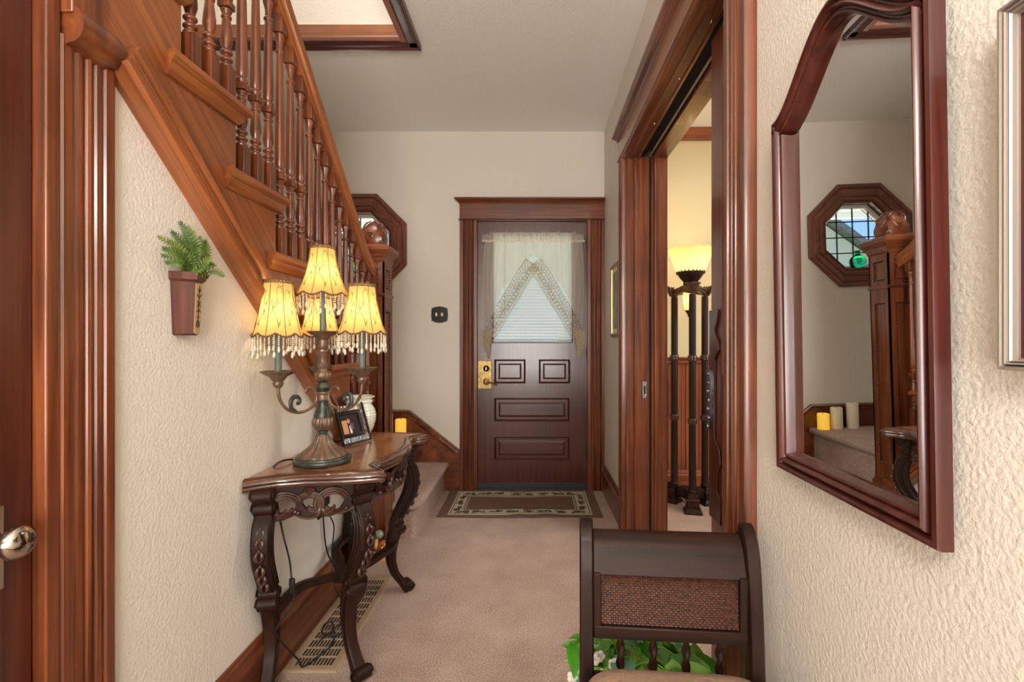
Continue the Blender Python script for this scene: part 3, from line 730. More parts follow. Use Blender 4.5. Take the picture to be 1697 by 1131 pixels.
# sliding pocket door
pd = setting('door_2', (.645, 1.3, .01))
Xa, Xb = .627, .664; ye = 1.70
hl = [rect(.98, 1.60, .22, .78), rect(.98, 1.60, 1.02, 1.98)]
st = [(1.60, .78), (1.60, .70), (1.605, .66), (1.618, .655), (1.618, .63)]
MB().prism(rect(.86, ye, .012, 2.19), YZ, Xa, Xb, hl).build('door_leaf', 'purpleZ', pd, smooth=0)
for h in hl:
    B(Xa + .012, Xb - .012, h[0][0], h[1][0], h[0][1], h[2][1]).build('panel', 'purpleZ', pd, smooth=0)
    MB().ring(h, [(0, -.002), (.006, -.004), (.016, .004), (.02, .012), (0, .012)], lambda a, b, t: (Xa + t, a, b)).build('panel_moulding', 'purpleZ', pd, smooth=20)
sc_ = [(1.700, .52), (1.700, 1.24), (1.625, 1.24), (1.63, 1.20), (1.652, 1.17), (1.622, 1.13), (1.62, 1.10), (1.655, 1.07), (1.655, .80), (1.612, .77), (1.60, .72), (1.63, .68), (1.628, .62), (1.60, .60), (1.60, .52)]
MB().prism(sc_, YZ, Xa - .009, Xa).build('carved_stile_plate', 'doorZ', pd, bevel=.002)
pz0, pz1 = .825, 1.03
m = MB().prism([(1.675, pz0 + .02), (1.682, pz0), (1.69, pz0 + .008), (1.697, pz0), (1.698, pz0 + .03), (1.692, pz0 + .05), (1.692, pz1 - .05), (1.698, pz1 - .03), (1.697, pz1), (1.69, pz1 - .008), (1.682, pz1), (1.672, pz1 - .02), (1.668, pz1 - .05), (1.668, pz0 + .05)], YZ, Xa - .016, Xa - .0092)
for k in range(7):
    m.ball((Xa - .017, 1.682 + .004 * (-1) ** k, pz0 + .012 + k * (pz1 - pz0 - .024) / 6), .007, 8, 5)
m.build('pull_plate', 'steel', pd, smooth=50)
# ------------------------------------------------------------------ gilt picture on right wall
gy0, gy1, gz0, gz1 = 2.99, 3.27, 1.165, 1.635
gp = thing('narrow_picture', 'narrow gold-framed picture on right wall near front door', 'picture', (XR, (gy0 + gy1) / 2, gz0))
MB().ring([(gy0, gz0), (gy1, gz0), (gy1, gz1), (gy0, gz1)], [(0, 0), (0, .016), (.008, .02), (.02, .016), (.022, .006), (.022, 0)], lambda a, b, t: (XR - .0005 - t, a, b)).build('frame', 'gold', gp, smooth=20)
B(XR - .008, XR - .004, gy0 + .021, gy1 - .021, gz0 + .021, gz1 - .021).build('mat_board', 'ivory', gp, smooth=0)
B(XR - .009, XR - .0081, gy0 + .05, gy1 - .05, gz0 + .05, gz1 - .05).build('print', 'slate', gp, smooth=0)

# ------------------------------------------------------------------ staircase
st_ = thing('staircase', 'wooden staircase with turned balusters, carved newel and carpeted steps', 'staircase', (-1.2, 2.7, 0))
Xs = -.87
def zt(k): return ZT0 - k * RISE
def yr(k): return YR0 + k * RUN
# stepped stringer board
top = []
for k in range(-6, 7):
    top += [(yr(k) + .0, zt(k)), (yr(k + 1), zt(k))]
top = [(max(.3, a), b) for a, b in top if a > .2]
poly = [(.30, 2.6)] + [(a, min(b, 2.64)) for a, b in top if b < 2.64]
poly = []
for k in range(-4, 7): poly += [(yr(k), zt(k) - .012), (yr(k + 1), zt(k) - .012)]
poly = [(yr(-4), zbot(yr(-4)) + .06)] + poly + [(2.725, zt(6) - .012), (2.725, zbot(2.725) + .06)]
poly = poly[:1] + poly[1:]
clean = []
for p in poly:
    if not clean or (abs(p[0] - clean[-1][0]) + abs(p[1] - clean[-1][1])) > 1e-5: clean.append(p)
MB().prism(clean, YZ, Xs - .03, Xs).build('stringer', 'strR', st_, smooth=0)
# raking moulding under it
dirv = Vector((0, 1, -.86)); dl = dirv.length; dirv.normalize(); nv = Vector((0, .86, 1)).normalized()
rk = [(a, b * 1.5) for a, b in [(0, 0), (0, .030), (.008, .036), (.022, .036), (.026, .026), (.034, .034), (.048, .028), (.054, .022), (.062, .03), (.074, .030), (.082, .022), (.086, .018), (.086, 0)]]
y0 = .985
MB().extrude(rk, Vector((Xs - .015, y0, zbot(y0))), nv, (1, 0, 0), dirv * ((2.61 - y0) * dl)).build('raking_moulding', 'strR', st_)
# vertical upper bead of the stringer at the cap
# treads with moulded returns, risers behind
def tread(k):
    z = zt(k); a, b = yr(k) - .068, yr(k + 1) + .028
    pr = [(0, 0), (.030, 0), (.036, -.006), (.036, -.020), (.030, -.026), (.022, -.028), (.020, -.040), (.008, -.056), (0, -.058)]
    m = MB(); rings = []
    for q in pr: pass
    m.loft([[(Xs, a + (.036 - q[0]) * .8, z + q[1]) if False else (Xs + q[0], a - q[0] * .0 + (.036 - max(q[0], .0)) * .5, z + q[1]) for q in pr],
            [(Xs + q[0], b - (.036 - q[0]) * .9, z + q[1]) for q in pr]])
    return m.build('tread_return', 'strY', st_)
for k in range(-4, 7): tread(k)
fl = MB()
for k in range(-6, 7):
    z = zt(k); a, b = yr(k), yr(k + 1)
    pr = [(a, z - .05), (a, z - .022), (b + .01, z - .022), (b + .026, z - .03), (b + .03, z - .04), (b + .022, z - .05), (b, z - .052), (b, z - RISE - .03), (b - .02, z - RISE - .03), (b - .02, z - .05)]
    B(XO + .001, Xs - .031, a, b + .012, z - .03, z).build('tread', 'strX', st_, bevel=.004)
    MB().prism([(a + .02, z), (b + .0, z), (b + .03, z - .006), (b + .036, z - .02), (b + .03, z - .034), (b + .013, z - .04), (b + .013, z - RISE + .0005), (b + .0125, z - RISE), (b + .0005, z - RISE + .0), (b + .001, z - .03), (b + .012, z - .012), (a + .02, z + .0)], lambda p, q, t: (t, p, q + .006), XO + .002, Xs - .10).build('carpet_runner', 'carpet', st_, smooth=50)
# landing and first step (carpeted, rounded nosing)
def carpet_step(name, x0, x1, y0, y1, z0, z1, r=.03, corner=.03):
    """front faces +X and -Y"""
    m = MB(); rings = []
    pf = [(0, z0), (0, z1 - .055), (.018, z1 - .045)] + [(.018 + r * .55 * sin(a) , z1 - .022 - .022 * cos(a)) for a in [pi * q / 8 for q in range(1, 8)]] + [(.0, z1), (-.026, z1)]
    for off, z in pf:
        ring = [(x0, y1)]
        ring += [(x0, y0 - off)]
        cxx, cyy = x1 - corner, y0 + corner
        for j in range(7):
            a = -pi / 2 + pi / 2 * j / 6; ring.append((cxx + (corner + off) * cos(a), cyy + (corner + off) * sin(a)))
        ring.append((x1 + off, y1))
        rings.append([(p[0], p[1], z) for p in ring])
    m.loft(rings)
    return m.build(name, 'carpet', st_, smooth=50)
carpet_step('carpeted_step', -.957, -.675, 2.76, YF - .001, 0, STEP1)
carpet_step('carpeted_landing', XO + .001, -.955, 2.775, YF - .001, 0, LAND)
B(-.97, -.67, 2.745, 2.76, 0, STEP1 - .05).build('step_side_board', 'trimX', st_, smooth=0) if False else None
# skirting on the front wall beside the landing
zs = .612; sk = [(XO + .001, LAND - .05), (-.955, LAND - .05), (-.955, .0), ((PX(761.5, 3.655) + .002), 0), ((PX(761.5, 3.655) + .002), PZ(746, YF)), (PX(679, YF), zs), (XO + .001, zs)]
sb = setting('baseboard_front', (-1.2, YF, 0))
MB().prism(sk, XZ, YF - .016, YF).build('skirting_board', 'trimN', sb, smooth=0)
pth = [((PX(761.5, 3.655) + .002), PZ(746, YF)), (PX(679, YF), zs), (XO + .001, zs)]
MB().ring(pth, [(0, 0), (0, .024), (.007, .03), (.016, .03), (.02, .022), (.03, .024), (.044, .018), (.05, .016), (.05, 0)], lambda a, b, t: (a, YF - t, b), closed=False).build('skirting_cap', 'trimN', sb)
struct(B(XO, XO + .016, 2.78, YF - .03, LAND - .05, zs).build('baseboard_landing', 'trimY', smooth=0))
# balusters
def baluster(hh):
    s = .0175; m = MB()
    m.box(-s, s, -s, s, 0, .098)
    r = [(.016, .098), (.017, .104), (.012, .108), (.011, .112), (.017, .117), (.017, .122), (.011, .127), (.010, .132), (.0165, .138), (.0165, .143), (.011, .149), (.012, .155), (.0165, .172), (.0158, .19), (.0115, .228), (.0105, .236), (.014, .240), (.014, .245), (.010, .249), (.013, .256), (.016, .262), (.012, .267)]
    m.lathe(r, n=14)
    m.box(-.0165, .0165, -.0165, .0165, .267, .286)
    L0, L1 = .286, hh - .135
    r = [(.012, L0), (.0165, L0 + .008), (.0165, L0 + .014), (.012, L0 + .02), (.0155, L0 + .028), (.0165, L0 + .05), (.0105, L1), (.0145, L1 + .004), (.0145, L1 + .009), (.0098, L1 + .013), (.0098, L1 + .034), (.012, L1 + .046), (.0165, L1 + .06), (.0165, L1 + .066), (.013, L1 + .07)]
    m.lathe(r, n=14)
    m.box(-s, s, -s, s, L1 + .07, hh)
    return m
def rail_u(Y):
    base = 2.230 - .8995 * (Y - 1.696)
    return base
def rail_line(Y):   # underside with the easement at the foot
    if Y < 2.40: return rail_u(Y)
    t = (Y - 2.40) / .215; z0 = rail_u(2.40); return z0 - .8995 * .215 * (t - .42 * t * t)
Xbal = -.882
protos = {}
for k in range(-4, 7):
    for j in range(3):
        Y = yr(k) + RUN * (j + .5) / 3 + .012
        if Y > 2.60: continue
        hh = rail_line(Y) - zt(k) + .02
        key = (j, round(hh, 2))
        if key not in protos:
            protos[key] = baluster(hh).build('baluster', 'purpleZ' if False else 'trimZ', st_, smooth=35, bevel=.0012)
            o = protos[key]; hc = WL[o].z; o.location = Vector((Xbal, Y, zt(k) + hc)) - WL[st_]; protos[key] = (o, hc)
        else:
            o, hc = protos[key]; dup(o, st_, (Xbal, Y, zt(k) + hc))
# handrail
ys = [.35, 1.0, 1.6, 2.2, 2.34, 2.40, 2.45, 2.5, 2.55, 2.585, 2.612]
hp = [(a * 1.12, b * 1.1) for a, b in [(-.022, 0), (-.022, .010), (-.030, .016), (-.033, .028), (-.026, .036), (-.030, .044), (-.030, .056), (-.018, .068), (0, .074), (.018, .068), (.030, .056), (.030, .044), (.026, .036), (.033, .028), (.030, .016), (.022, .010), (.022, 0)]]
rings = []
for i, Y in enumerate(ys):
    z = rail_line(Y); d_ = .01; slope = (rail_line(Y + d_) - rail_line(Y - d_)) / (2 * d_)
    up = Vector((0, -slope, 1)).normalized()
    rings.append([Vector((Xbal + a, Y, z)) + up * b + Vector((0, 0, .0)) for a, b in hp])
MB().loft(rings).build('handrail', 'strR', st_, smooth=40)
# newel post
nx_, ny_ = -.885, 2.69; hw = .076
nw = B(nx_ - hw + .008, nx_ + hw - .008, ny_ - hw + .008, ny_ + hw - .008, 0, 1.60).build('newel_post', 'trimZ', st_, smooth=0)
B(nx_ - hw - .012, nx_ + hw + .012, ny_ - hw - .012, ny_ + hw + .012, 0, .30).build('newel_plinth', 'trimZ', nw, bevel=.003)
def sq(levels): return [[(nx_ - h_, ny_ - h_, z), (nx_ + h_, ny_ - h_, z), (nx_ + h_, ny_ + h_, z), (nx_ - h_, ny_ + h_, z)] for h_, z in levels]
MB().loft(sq([(hw + .012, .30), (hw + .012, .306), (hw + .006, .32), (hw + .001, .335), (hw - .004, .34)])).build('plinth_moulding', 'trimX', nw, smooth=0)
MB().loft(sq([(hw, 1.375), (hw + .006, 1.38), (hw + .006, 1.39), (hw, 1.395)])).build('newel_band', 'trimX', nw, smooth=0)
MB().loft(sq([(hw, 1.565), (hw + .006, 1.575), (hw + .008, 1.585), (hw + .012, 1.60), (hw + .026, 1.622), (hw + .030, 1.626), (hw + .030, 1.645), (hw + .024, 1.652), (hw - .01, 1.668)])).build('newel_cap', 'trimX', nw, smooth=0)
for sx_, sy_ in ((0, -1), (1, 0), (-1, 0), (0, 1)):
    def tf(a, b, t, sx_=sx_, sy_=sy_):
        q = hw - .008 + t
        return (nx_ + sx_ * q + (a if sx_ == 0 else 0), ny_ + sy_ * q + (a if sy_ == 0 else 0), b)
    MB().prism(rect(-hw, hw, .335, 1.565), tf, 0, .008, [rect(-.042, .042, .42, 1.30), rect(-.042, .042, 1.42, 1.53)]).build('newel_stile_frame', 'trimZ', nw, smooth=0)
    for z0, z1 in ((.42, 1.30), (1.42, 1.53)):
        m = MB()
        for xx in (-.038, .038):
            n_ = int((z1 - z0) / .014)
            for q in range(n_):
                c = tf(xx, z0 + .006 + q * (z1 - z0 - .01) / (n_ - 1), .004); m.ball(c, .0052, 6, 4)
        for q in range(5):
            for zz in (z0 + .004, z1 - .004): m.ball(tf(-.025 + q * .0125, zz, .004), .0052, 6, 4)
        m.build('bead_moulding', 'gilt', nw, stuff=True)
# carved dome finial (square in plan with rounded faces)
rings = []
for j in range(13):
    t = j / 12; z = 1.668 + .135 * t; s_ = interp([0, .1, .3, .6, .8, .92, 1], [.062, .066, .068, .055, .036, .018, .004], t)
    ring = []
    for i in range(24):
        a = 2 * pi * i / 24; rr = s_ / max(abs(cos(a)), abs(sin(a))) ** .55
        ring.append((nx_ + rr * cos(a), ny_ + rr * sin(a), z))
    rings.append(ring)
fi = MB().loft(rings).build('newel_finial', 'trimN', nw, smooth=60)
m = MB()
for sx_, sy_ in ((0, -1), (1, 0), (-1, 0), (0, 1)):
    for s in (-1, 1):
        for k in range(4):
            pts = []
            for q in range(8):
                t = q / 7; a = -.3 + t * (2.1 + k * .25); r = .012 + k * .0115
                u = s * (r * sin(a) * .95); zz = 1.70 + .008 * k + r * (1 - cos(a)) * .9
                fr = min(1, (zz - 1.668) / .135); dep = interp([0, .1, .3, .6, .8, .92, 1], [.062, .066, .068, .055, .036, .018, .004], fr)
                pts.append((nx_ + sx_ * (dep - .002) + (u if sx_ == 0 else 0), ny_ + sy_ * (dep - .002) + (u if sy_ == 0 else 0), zz))
            m.tube(pts, [.0045, .005, .005, .0045, .004, .004, .003, .002], 5)
m.build('acanthus_carving', 'trimN', fi, smooth=60)

# candles on the landing
for x_, y_, h_, r_, mat, lab in ((-.985, 3.585, .115, .040, 'glow', 'shortest pillar candle, glowing yellow, on the carpeted landing'),
                                 (-1.09, 3.60, .155, .040, 'wax', 'middle-height ivory pillar candle, unlit, on the landing'),
                                 (-1.205, 3.60, .185, .040, 'wax', 'tallest ivory pillar candle, unlit, on the landing')):
    c = thing('pillar_candle', lab, 'candle', (x_, y_, LAND), 'candles on the landing')
    MB().lathe([(.001, 0), (r_, 0), (r_, h_ - .004), (r_ - .003, h_), (r_ - .008, h_ - .001), (r_ - .014, h_ - .007), (.001, h_ - .009)], (x_, y_, LAND + .0005), 24).build('wax_body', mat, c, smooth=50)
    MB().tube([(x_, y_, LAND + h_ - .009), (x_ + .001, y_, LAND + h_ + .006)], .0015, 6).build('wick', 'black', c)

# ------------------------------------------------------------------ left foreground door and its casing
lc = setting('trim_5', (XL, .93, 0))
MB().extrude([(u * .116, v * .017) for u, v in CAS], (XL + 0, .889, 0), (0, 1, 0), (1, 0, 0), (0, 0, 1.70)).build('side_casing', 'trimZ', lc)
B(XL - .05, XL + .015, .862, .889, 0, 2.2).build('door_stop', 'trimZ', lc, bevel=.003)
B(XL - .1, XL - .052, .86, .885, 0, 2.1).build('door_jamb', 'doorZ', lc, smooth=0)
# half-round cap with a blunt rounded nose, running back above the casing
m = MB(); rings = []
for Y, sc in ((.895, 1), (.96, 1), (.985, .95), (1.005, .8), (1.018, .55), (1.024, .2)):
    zc = 1.722
    ring = [(XL - .0, Y, zc - .044 * sc), (XL + .012 * sc, Y, zc - .042 * sc)]
    for j in range(9):
        a = -pi / 2 + pi * j / 8; ring.append((XL + .022 * sc + .030 * sc * cos(a), Y, zc + .036 * sc * sin(a)))
    ring += [(XL, Y, zc + .04 * sc)]
    rings.append(ring)
m.loft(rings).build('rounded_cap', 'trimN', lc, smooth=60)
B(XL - .02, Xs + .02, .890, .955, 1.74, 2.3).build('upper_post', 'trimZ', lc, bevel=.003)
B(XL - .09, Xs, .60, .985, 1.765, 2.4).build('upper_panel', 'strZ', lc, smooth=0) if False else None
ld = setting('door_3', (XL - .03, .5, 0))
MB().prism(rect(.06, .858, .01, 2.07), YZ, XL - .05, XL - .008, [rect(.18, .74, .25, .80), rect(.18, .74, 1.0, 1.95)]).build('door_leaf', 'doorZ', ld, smooth=0)
for z0, z1 in ((.25, .80), (1.0, 1.95)): B(XL - .04, XL - .02, .18, .74, z0, z1).build('panel', 'doorZ', ld, smooth=0)
ky, kz = .792, PZ(893, .81)
ep = B(XL - .008, XL - .005, .765, .812, kz - .085, kz + .055).build('escutcheon', 'nickel', ld, bevel=.001)
MB().lathe([(.001, 0), (.017, 0), (.016, .004), (.009, .008), (.0085, .022), (.014, .028), (.024, .034), (.0275, .042), (.026, .05), (.017, .057), (.001, .06)], (XL - .005, ky, kz), 28, axis='X').build('door_knob', 'nickel', ep, smooth=60)

# ------------------------------------------------------------------ floor register
vg = thing('floor_register', 'tan metal floor vent grille set in carpet under console table', 'vent', (-.768, 1.98, 0))
vx0, vx1, vy0, vy1 = -.862, -.672, 1.645, 2.315
MB().ring(rect(vx0, vx1, vy0, vy1), [(0, 0), (.002, .004), (.008, .007), (.026, .007), (.030, .003), (.030, 0)], lambda a, b, t: (a, b, t + .0005)).build('register_frame', 'vent', vg, smooth=20)
B(vx0 + .029, vx1 - .029, vy0 + .029, vy1 - .029, .0003, .0012).build('duct_opening', 'duct', vg, smooth=0)
gx0, gx1, gy0_, gy1_ = vx0 + .029, vx1 - .029, vy0 + .029, vy1 - .029
s0 = None
for i in range(12):
    x_ = gx0 + (gx1 - gx0) * i / 11
    if s0 is None: s0 = B(x_ - .0016, x_ + .0016, gy0_, gy1_, .0015, .0062).build('grille_slat', 'vent', vg, smooth=0); q0 = WL[s0].copy(); x0_ = x_
    else: dup(s0, vg, (q0.x + x_ - x0_, q0.y, q0.z))
s0 = None
for i in range(13):
    y_ = gy0_ + (gy1_ - gy0_) * i / 12
    if s0 is None: s0 = B(gx0, gx1, y_ - .002, y_ + .002, .001, .0068).build('cross_bar', 'vent', vg, smooth=0); q0 = WL[s0].copy(); y0_ = y_
    else: dup(s0, vg, (q0.x, q0.y + y_ - y0_, q0.z))

# ------------------------------------------------------------------ console table
UC = 1.90; ZT = .71
ct = thing('console_table', 'carved dark console table with serpentine veneered top against left wall', 'table', (-.70, UC, 0))
half = [(-.440, .004), (-.417, .03), (-.385, .08), (-.373, .114), (-.358, .16), (-.354, .22), (-.343, .29), (-.332, .34), (-.318, .372), (-.322, .396), (-.300, .390), (-.272, .362), (-.245, .343), (-.20, .347), (-.15, .362), (-.08, .378), (0, .384)]
out2 = half + [(-u, v) for u, v in half[-2::-1]]
# to world; anticlockwise in XY
pw = [(XL + v, UC + u) for u, v in out2]
poly = pw
prof = [(.030, 0), (.030, -.004), (.026, 0.0), (.018, .001), (.012, -.003), (.004, -.004), (.0, -.010), (.0, -.018), (.006, -.022), (.006, -.028), (.0, -.030), (.0, -.040), (.03, -.040)]
body = MB().prism(poly, XY, ZT - .039, ZT - .006).build('tabletop', 'veneer', ct, smooth=0)
def inset(poly, d):
    m = len(poly); out = []
    for i in range(m):
        p0, p1, p2 = Vector(poly[i - 1]), Vector(poly[i]), Vector(poly[(i + 1) % m])
        d1, d2 = (p1 - p0).normalized(), (p2 - p1).normalized(); n1, n2 = Vector((-d1.y, d1.x)), Vector((-d2.y, d2.x)); b = (n1 + n2).normalized()
        out.append(p1 + b * d / max(.5, b.dot(n1)))
    return out
ins = inset(poly, .024); ins[0].x = XL + .004; ins[-1].x = XL + .004
MB().prism(ins, XY, ZT - .0055, ZT).build('veneer_panel', 'veneer', ct, smooth=0)
ex = [(-a, h) for a, h in ((.0, -.006), (.002, .001), (.007, .002), (.012, -.002), (.016, -.008), (.018, -.014), (.016, -.020), (.010, -.022), (.012, -.028), (.012, -.036), (.004, -.040), (0, -.040))]
ex = [(-(-a) if False else a, h) for a, h in ex]
MB().ring(poly, [(.026, -.004), (.020, .0015), (.010, .001), (.002, -.006), (-.006, -.012), (-.008, -.018), (-.004, -.024), (-.002, -.026), (-.004, -.030), (-.002, -.037), (.004, -.041), (.02, -.041)], lambda a, b, t: (max(a, XL + .003), b, ZT + t), closed=False).build('moulded_edge', 'edge', ct, smooth=50)
legs = {}
def leg(u, v, du, dv, nm):
    dn = Vector((dv, du, 0)).normalized()      # outward in world xy
    side = Vector((-dn.y, dn.x, 0)); base = Vector((XL + v, UC + u, 0))
    ctrl = [(.670, .012), (.640, .012), (.610, .0), (.585, .008), (.55, .024), (.50, .030), (.45, .022), (.40, .0), (.35, -.024), (.315, -.036), (.29, -.034), (.25, -.044), (.20, -.050), (.15, -.048), (.10, -.036), (.06, -.016), (.03, .002), (.008, .012)]
    wd = [.045, .045, .040, .048, .056, .058, .056, .050, .044, .042, .050, .046, .040, .035, .032, .032, .036, .036]
    dp = [.056, .056, .050, .052, .052, .052, .050, .048, .046, .046, .052, .048, .044, .040, .038, .038, .042, .044]
    pts = [base + dn * s * 1.25 + Vector((0, 0, z)) for z, s in ctrl]
    P3 = spline(pts, 3); W = [interp(list(range(len(wd))), wd, i / 3) for i in range(len(P3))]; D = [interp(list(range(len(dp))), dp, i / 3) for i in range(len(P3))]
    lg = MB().rect_sweep(P3, W, D, side).build('leg', 'darkZ', ct, smooth=40)
    at = lambda z: pts[min(range(len(pts)), key=lambda i: abs(pts[i].z - z))]
    # volutes at shoulder, knee and foot
    m = MB()
    for z, r, so in ((.655, .020, .020), (.612, .022, .018), (.325, .021, .012), (.296, .022, .020), (.028, .022, .016)):
        p = at(z); p = Vector((p.x, p.y, z)) + dn * so
        a, b = p - side * .030, p + side * .030
        m.tube([a, a + side * .004, b - side * .004, b], [r * .7, r, r, r * .7], 14)
        for e_, sg in ((a, -1), (b, 1)):
            q = e_ + side * sg * .0015
            m.tube([q + (dn * cos(t) + Vector((0, 0, 1)) * sin(t)) * r * (.85 - .07 * t) for t in [k * .62 for k in range(14)]], .0028, 5)
    m.build('leg_volutes', 'darkN', lg, smooth=50, stuff=True)
    # raised borders and leaf carving on outer face
    m = MB()
    for sg in (-1, 1):
        for lo, hi in ((.33, .585), (.05, .285)):
            row = [p for p in P3 if lo <= p.z <= hi]
            m.tube([p + side * sg * (interp([0, .05, .3, .6, .7], [.02, .02, .024, .027, .028], p.z)) for p in row], .0045, 6)
        # side face raised fillets
        for off in (-.3, .3):
            row = [(p, w_) for p, w_ in zip(P3, W) if .34 <= p.z <= .58]
            m.tube([p + dn * w_ * off + side * sg * .026 for p, w_ in row], .0028, 5)
    m.build('leg_fillets', 'darkN', lg, smooth=50)
    m = MB()
    for k in range(6):
        z = .565 - k * .036; i_ = min(range(len(P3)), key=lambda i: abs(P3[i].z - z)); p = P3[i_] + dn * (W[i_] / 2)
        for sg in (-1, 1):
            m.tube([p + side * sg * (.001 + .009 * sin(pi * t)) + Vector((0, 0, -.036 * t)) + dn * .004 * sin(pi * t) for t in (0, .25, .5, .75, 1)], [.002, .006, .007, .005, .002], 6)
        m.ball(p + dn * .003, .005, 6, 4)
    m.build('leaf_carving', 'gilt', lg, smooth=60)
    return lg, base, dn
LG = [(-.385, .045, -1, .25), (-.285, .300, -.62, .78), (.285, .300, .62, .78), (.385, .045, 1, .25)]
for a in LG: leg(*a, '')
# stretchers: curved bars from every leg to a small centre block
cc = Vector((XL + .145, UC, .215))
B(cc.x - .035, cc.x + .035, cc.y - .035, cc.y + .035, .195, .235).build('stretcher_hub', 'darkX', ct, bevel=.005)
for u, v, du, dv in LG:
    dn = Vector((dv, du, 0)).normalized(); p0 = Vector((XL + v, UC + u, .235)) - dn * .045
    d1 = (cc - p0)
    perp = Vector((-d1.y, d1.x, 0)).normalized() * (.05 if (u < 0) == (v < .1) else -.05)
    mid = p0.lerp(cc, .5) + perp + Vector((0, 0, .02))
    pts = spline([p0, p0.lerp(mid, .5) + perp * .2, mid, mid.lerp(cc, .5) + perp * .2, cc], 5)
    MB().rect_sweep(pts, .034, .026, (0, 0, 1)).build('stretcher', 'darkN', ct, smooth=40)
# aprons
def apron(path, name, hh=.115, flip=1):
    """path: list of xy, dense; maps s in 0..1, z offset down"""
    Pp = [Vector(p) for p in path]; Ls = [0]
    for a, b in zip(Pp, Pp[1:]): Ls.append(Ls[-1] + (b - a).length)
    T = Ls[-1]
    def at(s, z, t):
        s = max(0, min(T, s)); i = 0
        while i < len(Ls) - 2 and Ls[i + 1] < s: i += 1
        q = Pp[i].lerp(Pp[i + 1], (s - Ls[i]) / (Ls[i + 1] - Ls[i])); tg = (Pp[i + 1] - Pp[i]).normalized(); n_ = Vector((tg.y, -tg.x)) * flip
        q = q + n_ * t
        return (q.x, q.y, z)
    zt_ = ZT - .041
    def low(s):
        u = s / T; return zt_ - hh * (.62 + .28 * sin(pi * u) ** .5 * abs(sin(3 * pi * u)) ** .6)
    n_ = 36
    outer = [(T * i / n_, zt_) for i in range(n_ + 1)] + [(T * i / n_, low(T * i / n_)) for i in range(n_, -1, -1)]
    hls = []
    cs = ((.26, .52), (.5, .48), (.73, .5)) if T < .4 else ((.12, .5), (.26, .5), (.42, .5), (.58, .5), (.74, .5), (.88, .5))
    for k, (cu, cv) in enumerate(cs):
        rr = hh * (.24 if k % 2 == 0 else .15) * (1.0 if T < .4 else .8)
        hls.append([(T * cu + rr * 1.15 * cos(a) * (1 + .15 * sin(3 * a)), zt_ - hh * cv + rr * sin(a)) for a in [2 * pi * q / 12 for q in range(12)]])
    ap = MB().prism(outer, at, -.008, .008, hls).build(name, 'darkN', ct, smooth=0)
    m = MB(); rn = random.Random(9)
    for k, (cu, cv) in enumerate(cs):
        sg = 1 if k % 2 == 0 else -1
        for w_ in range(3):
            R = hh * (.40 - .07 * w_) * (1 if k % 2 == 0 else .8)
            pts = []
            for q in range(20):
                t = q / 19; a = (.3 + 4.9 * t) * sg + (pi if k % 2 else 0); r = R * (1 - .0 * t) * (1 - .75 * max(0, t - .72) / .28)
                pts.append(at(T * cu + 1.1 * r * cos(a), zt_ - hh * cv + r * sin(a), .010 - .002 * w_))
            m.tube(pts, [.003 + .004 * sin(pi * q / 19) for q in range(20)], 6)
        m.ball(at(T * cu + hh * .34 * sg, zt_ - hh * (cv + .18), .010), .0085, 8, 6)
        for w_ in range(5):       # acanthus leaf ribs
            x0 = T * cu + hh * (-.45 + .08 * w_) * sg
            m.tube([at(x0 + .02 * sg * t + .010 * w_ * t, zt_ - hh * (.86 - .30 * t * (1 - .1 * w_)), .010 + .003 * sin(pi * t)) for t in (0, .25, .5, .75, 1)], [.002, .004, .0045, .0035, .0015], 5)
    for q in range(5):            # shell in the middle of the top edge
        a = radians(50 + 20 * q); m.tube([at(T * .5, zt_ - .028, .012), at(T * .5 + .026 * cos(a), zt_ - .028 + .026 * sin(a), .015)], [.003, .0055], 6)
    pts = [at(T * i / n_, low(T * i / n_) + .004, .006) for i in range(n_ + 1)]
    m.tube(pts, .006, 6)
    m.build('scroll_carving', 'gilt', ap, smooth=60)
def lp_(a, b, k): return [(a[0] + (b[0] - a[0]) * i / k, a[1] + (b[1] - a[1]) * i / k) for i in range(k + 1)]
apron(lp_((XL + .02, UC - .392), (XL + .31, UC - .300), 4)[0:], 'apron', .120)
apron(lp_((XL + .31, UC + .300), (XL + .02, UC + .392), 4), 'apron', .120)
fr = [(XL + .305, UC - .30)] + [(XL + v - .03, UC + u) for u, v in spline([(-.245, .343, 0), (-.20, .347, 0), (-.15, .362, 0), (-.08, .378, 0), (0, .384, 0), (.08, .378, 0), (.15, .362, 0), (.20, .347, 0), (.245, .343, 0)], 3) for u, v in [(u, v)]] if False else None
fp_ = spline([(XL + v - .03, UC + u, 0) for u, v in ((-.27, .34), (-.2, .345), (-.15, .36), (-.08, .376), (0, .382), (.08, .376), (.15, .36), (.2, .345), (.27, .34))], 3)
apron([(p.x, p.y) for p in fp_], 'apron', .118)
B(XL + .004, XL + .02, UC - .36, UC + .36, ZT - .12, ZT - .041).build('back_rail', 'darkY', ct, smooth=0)

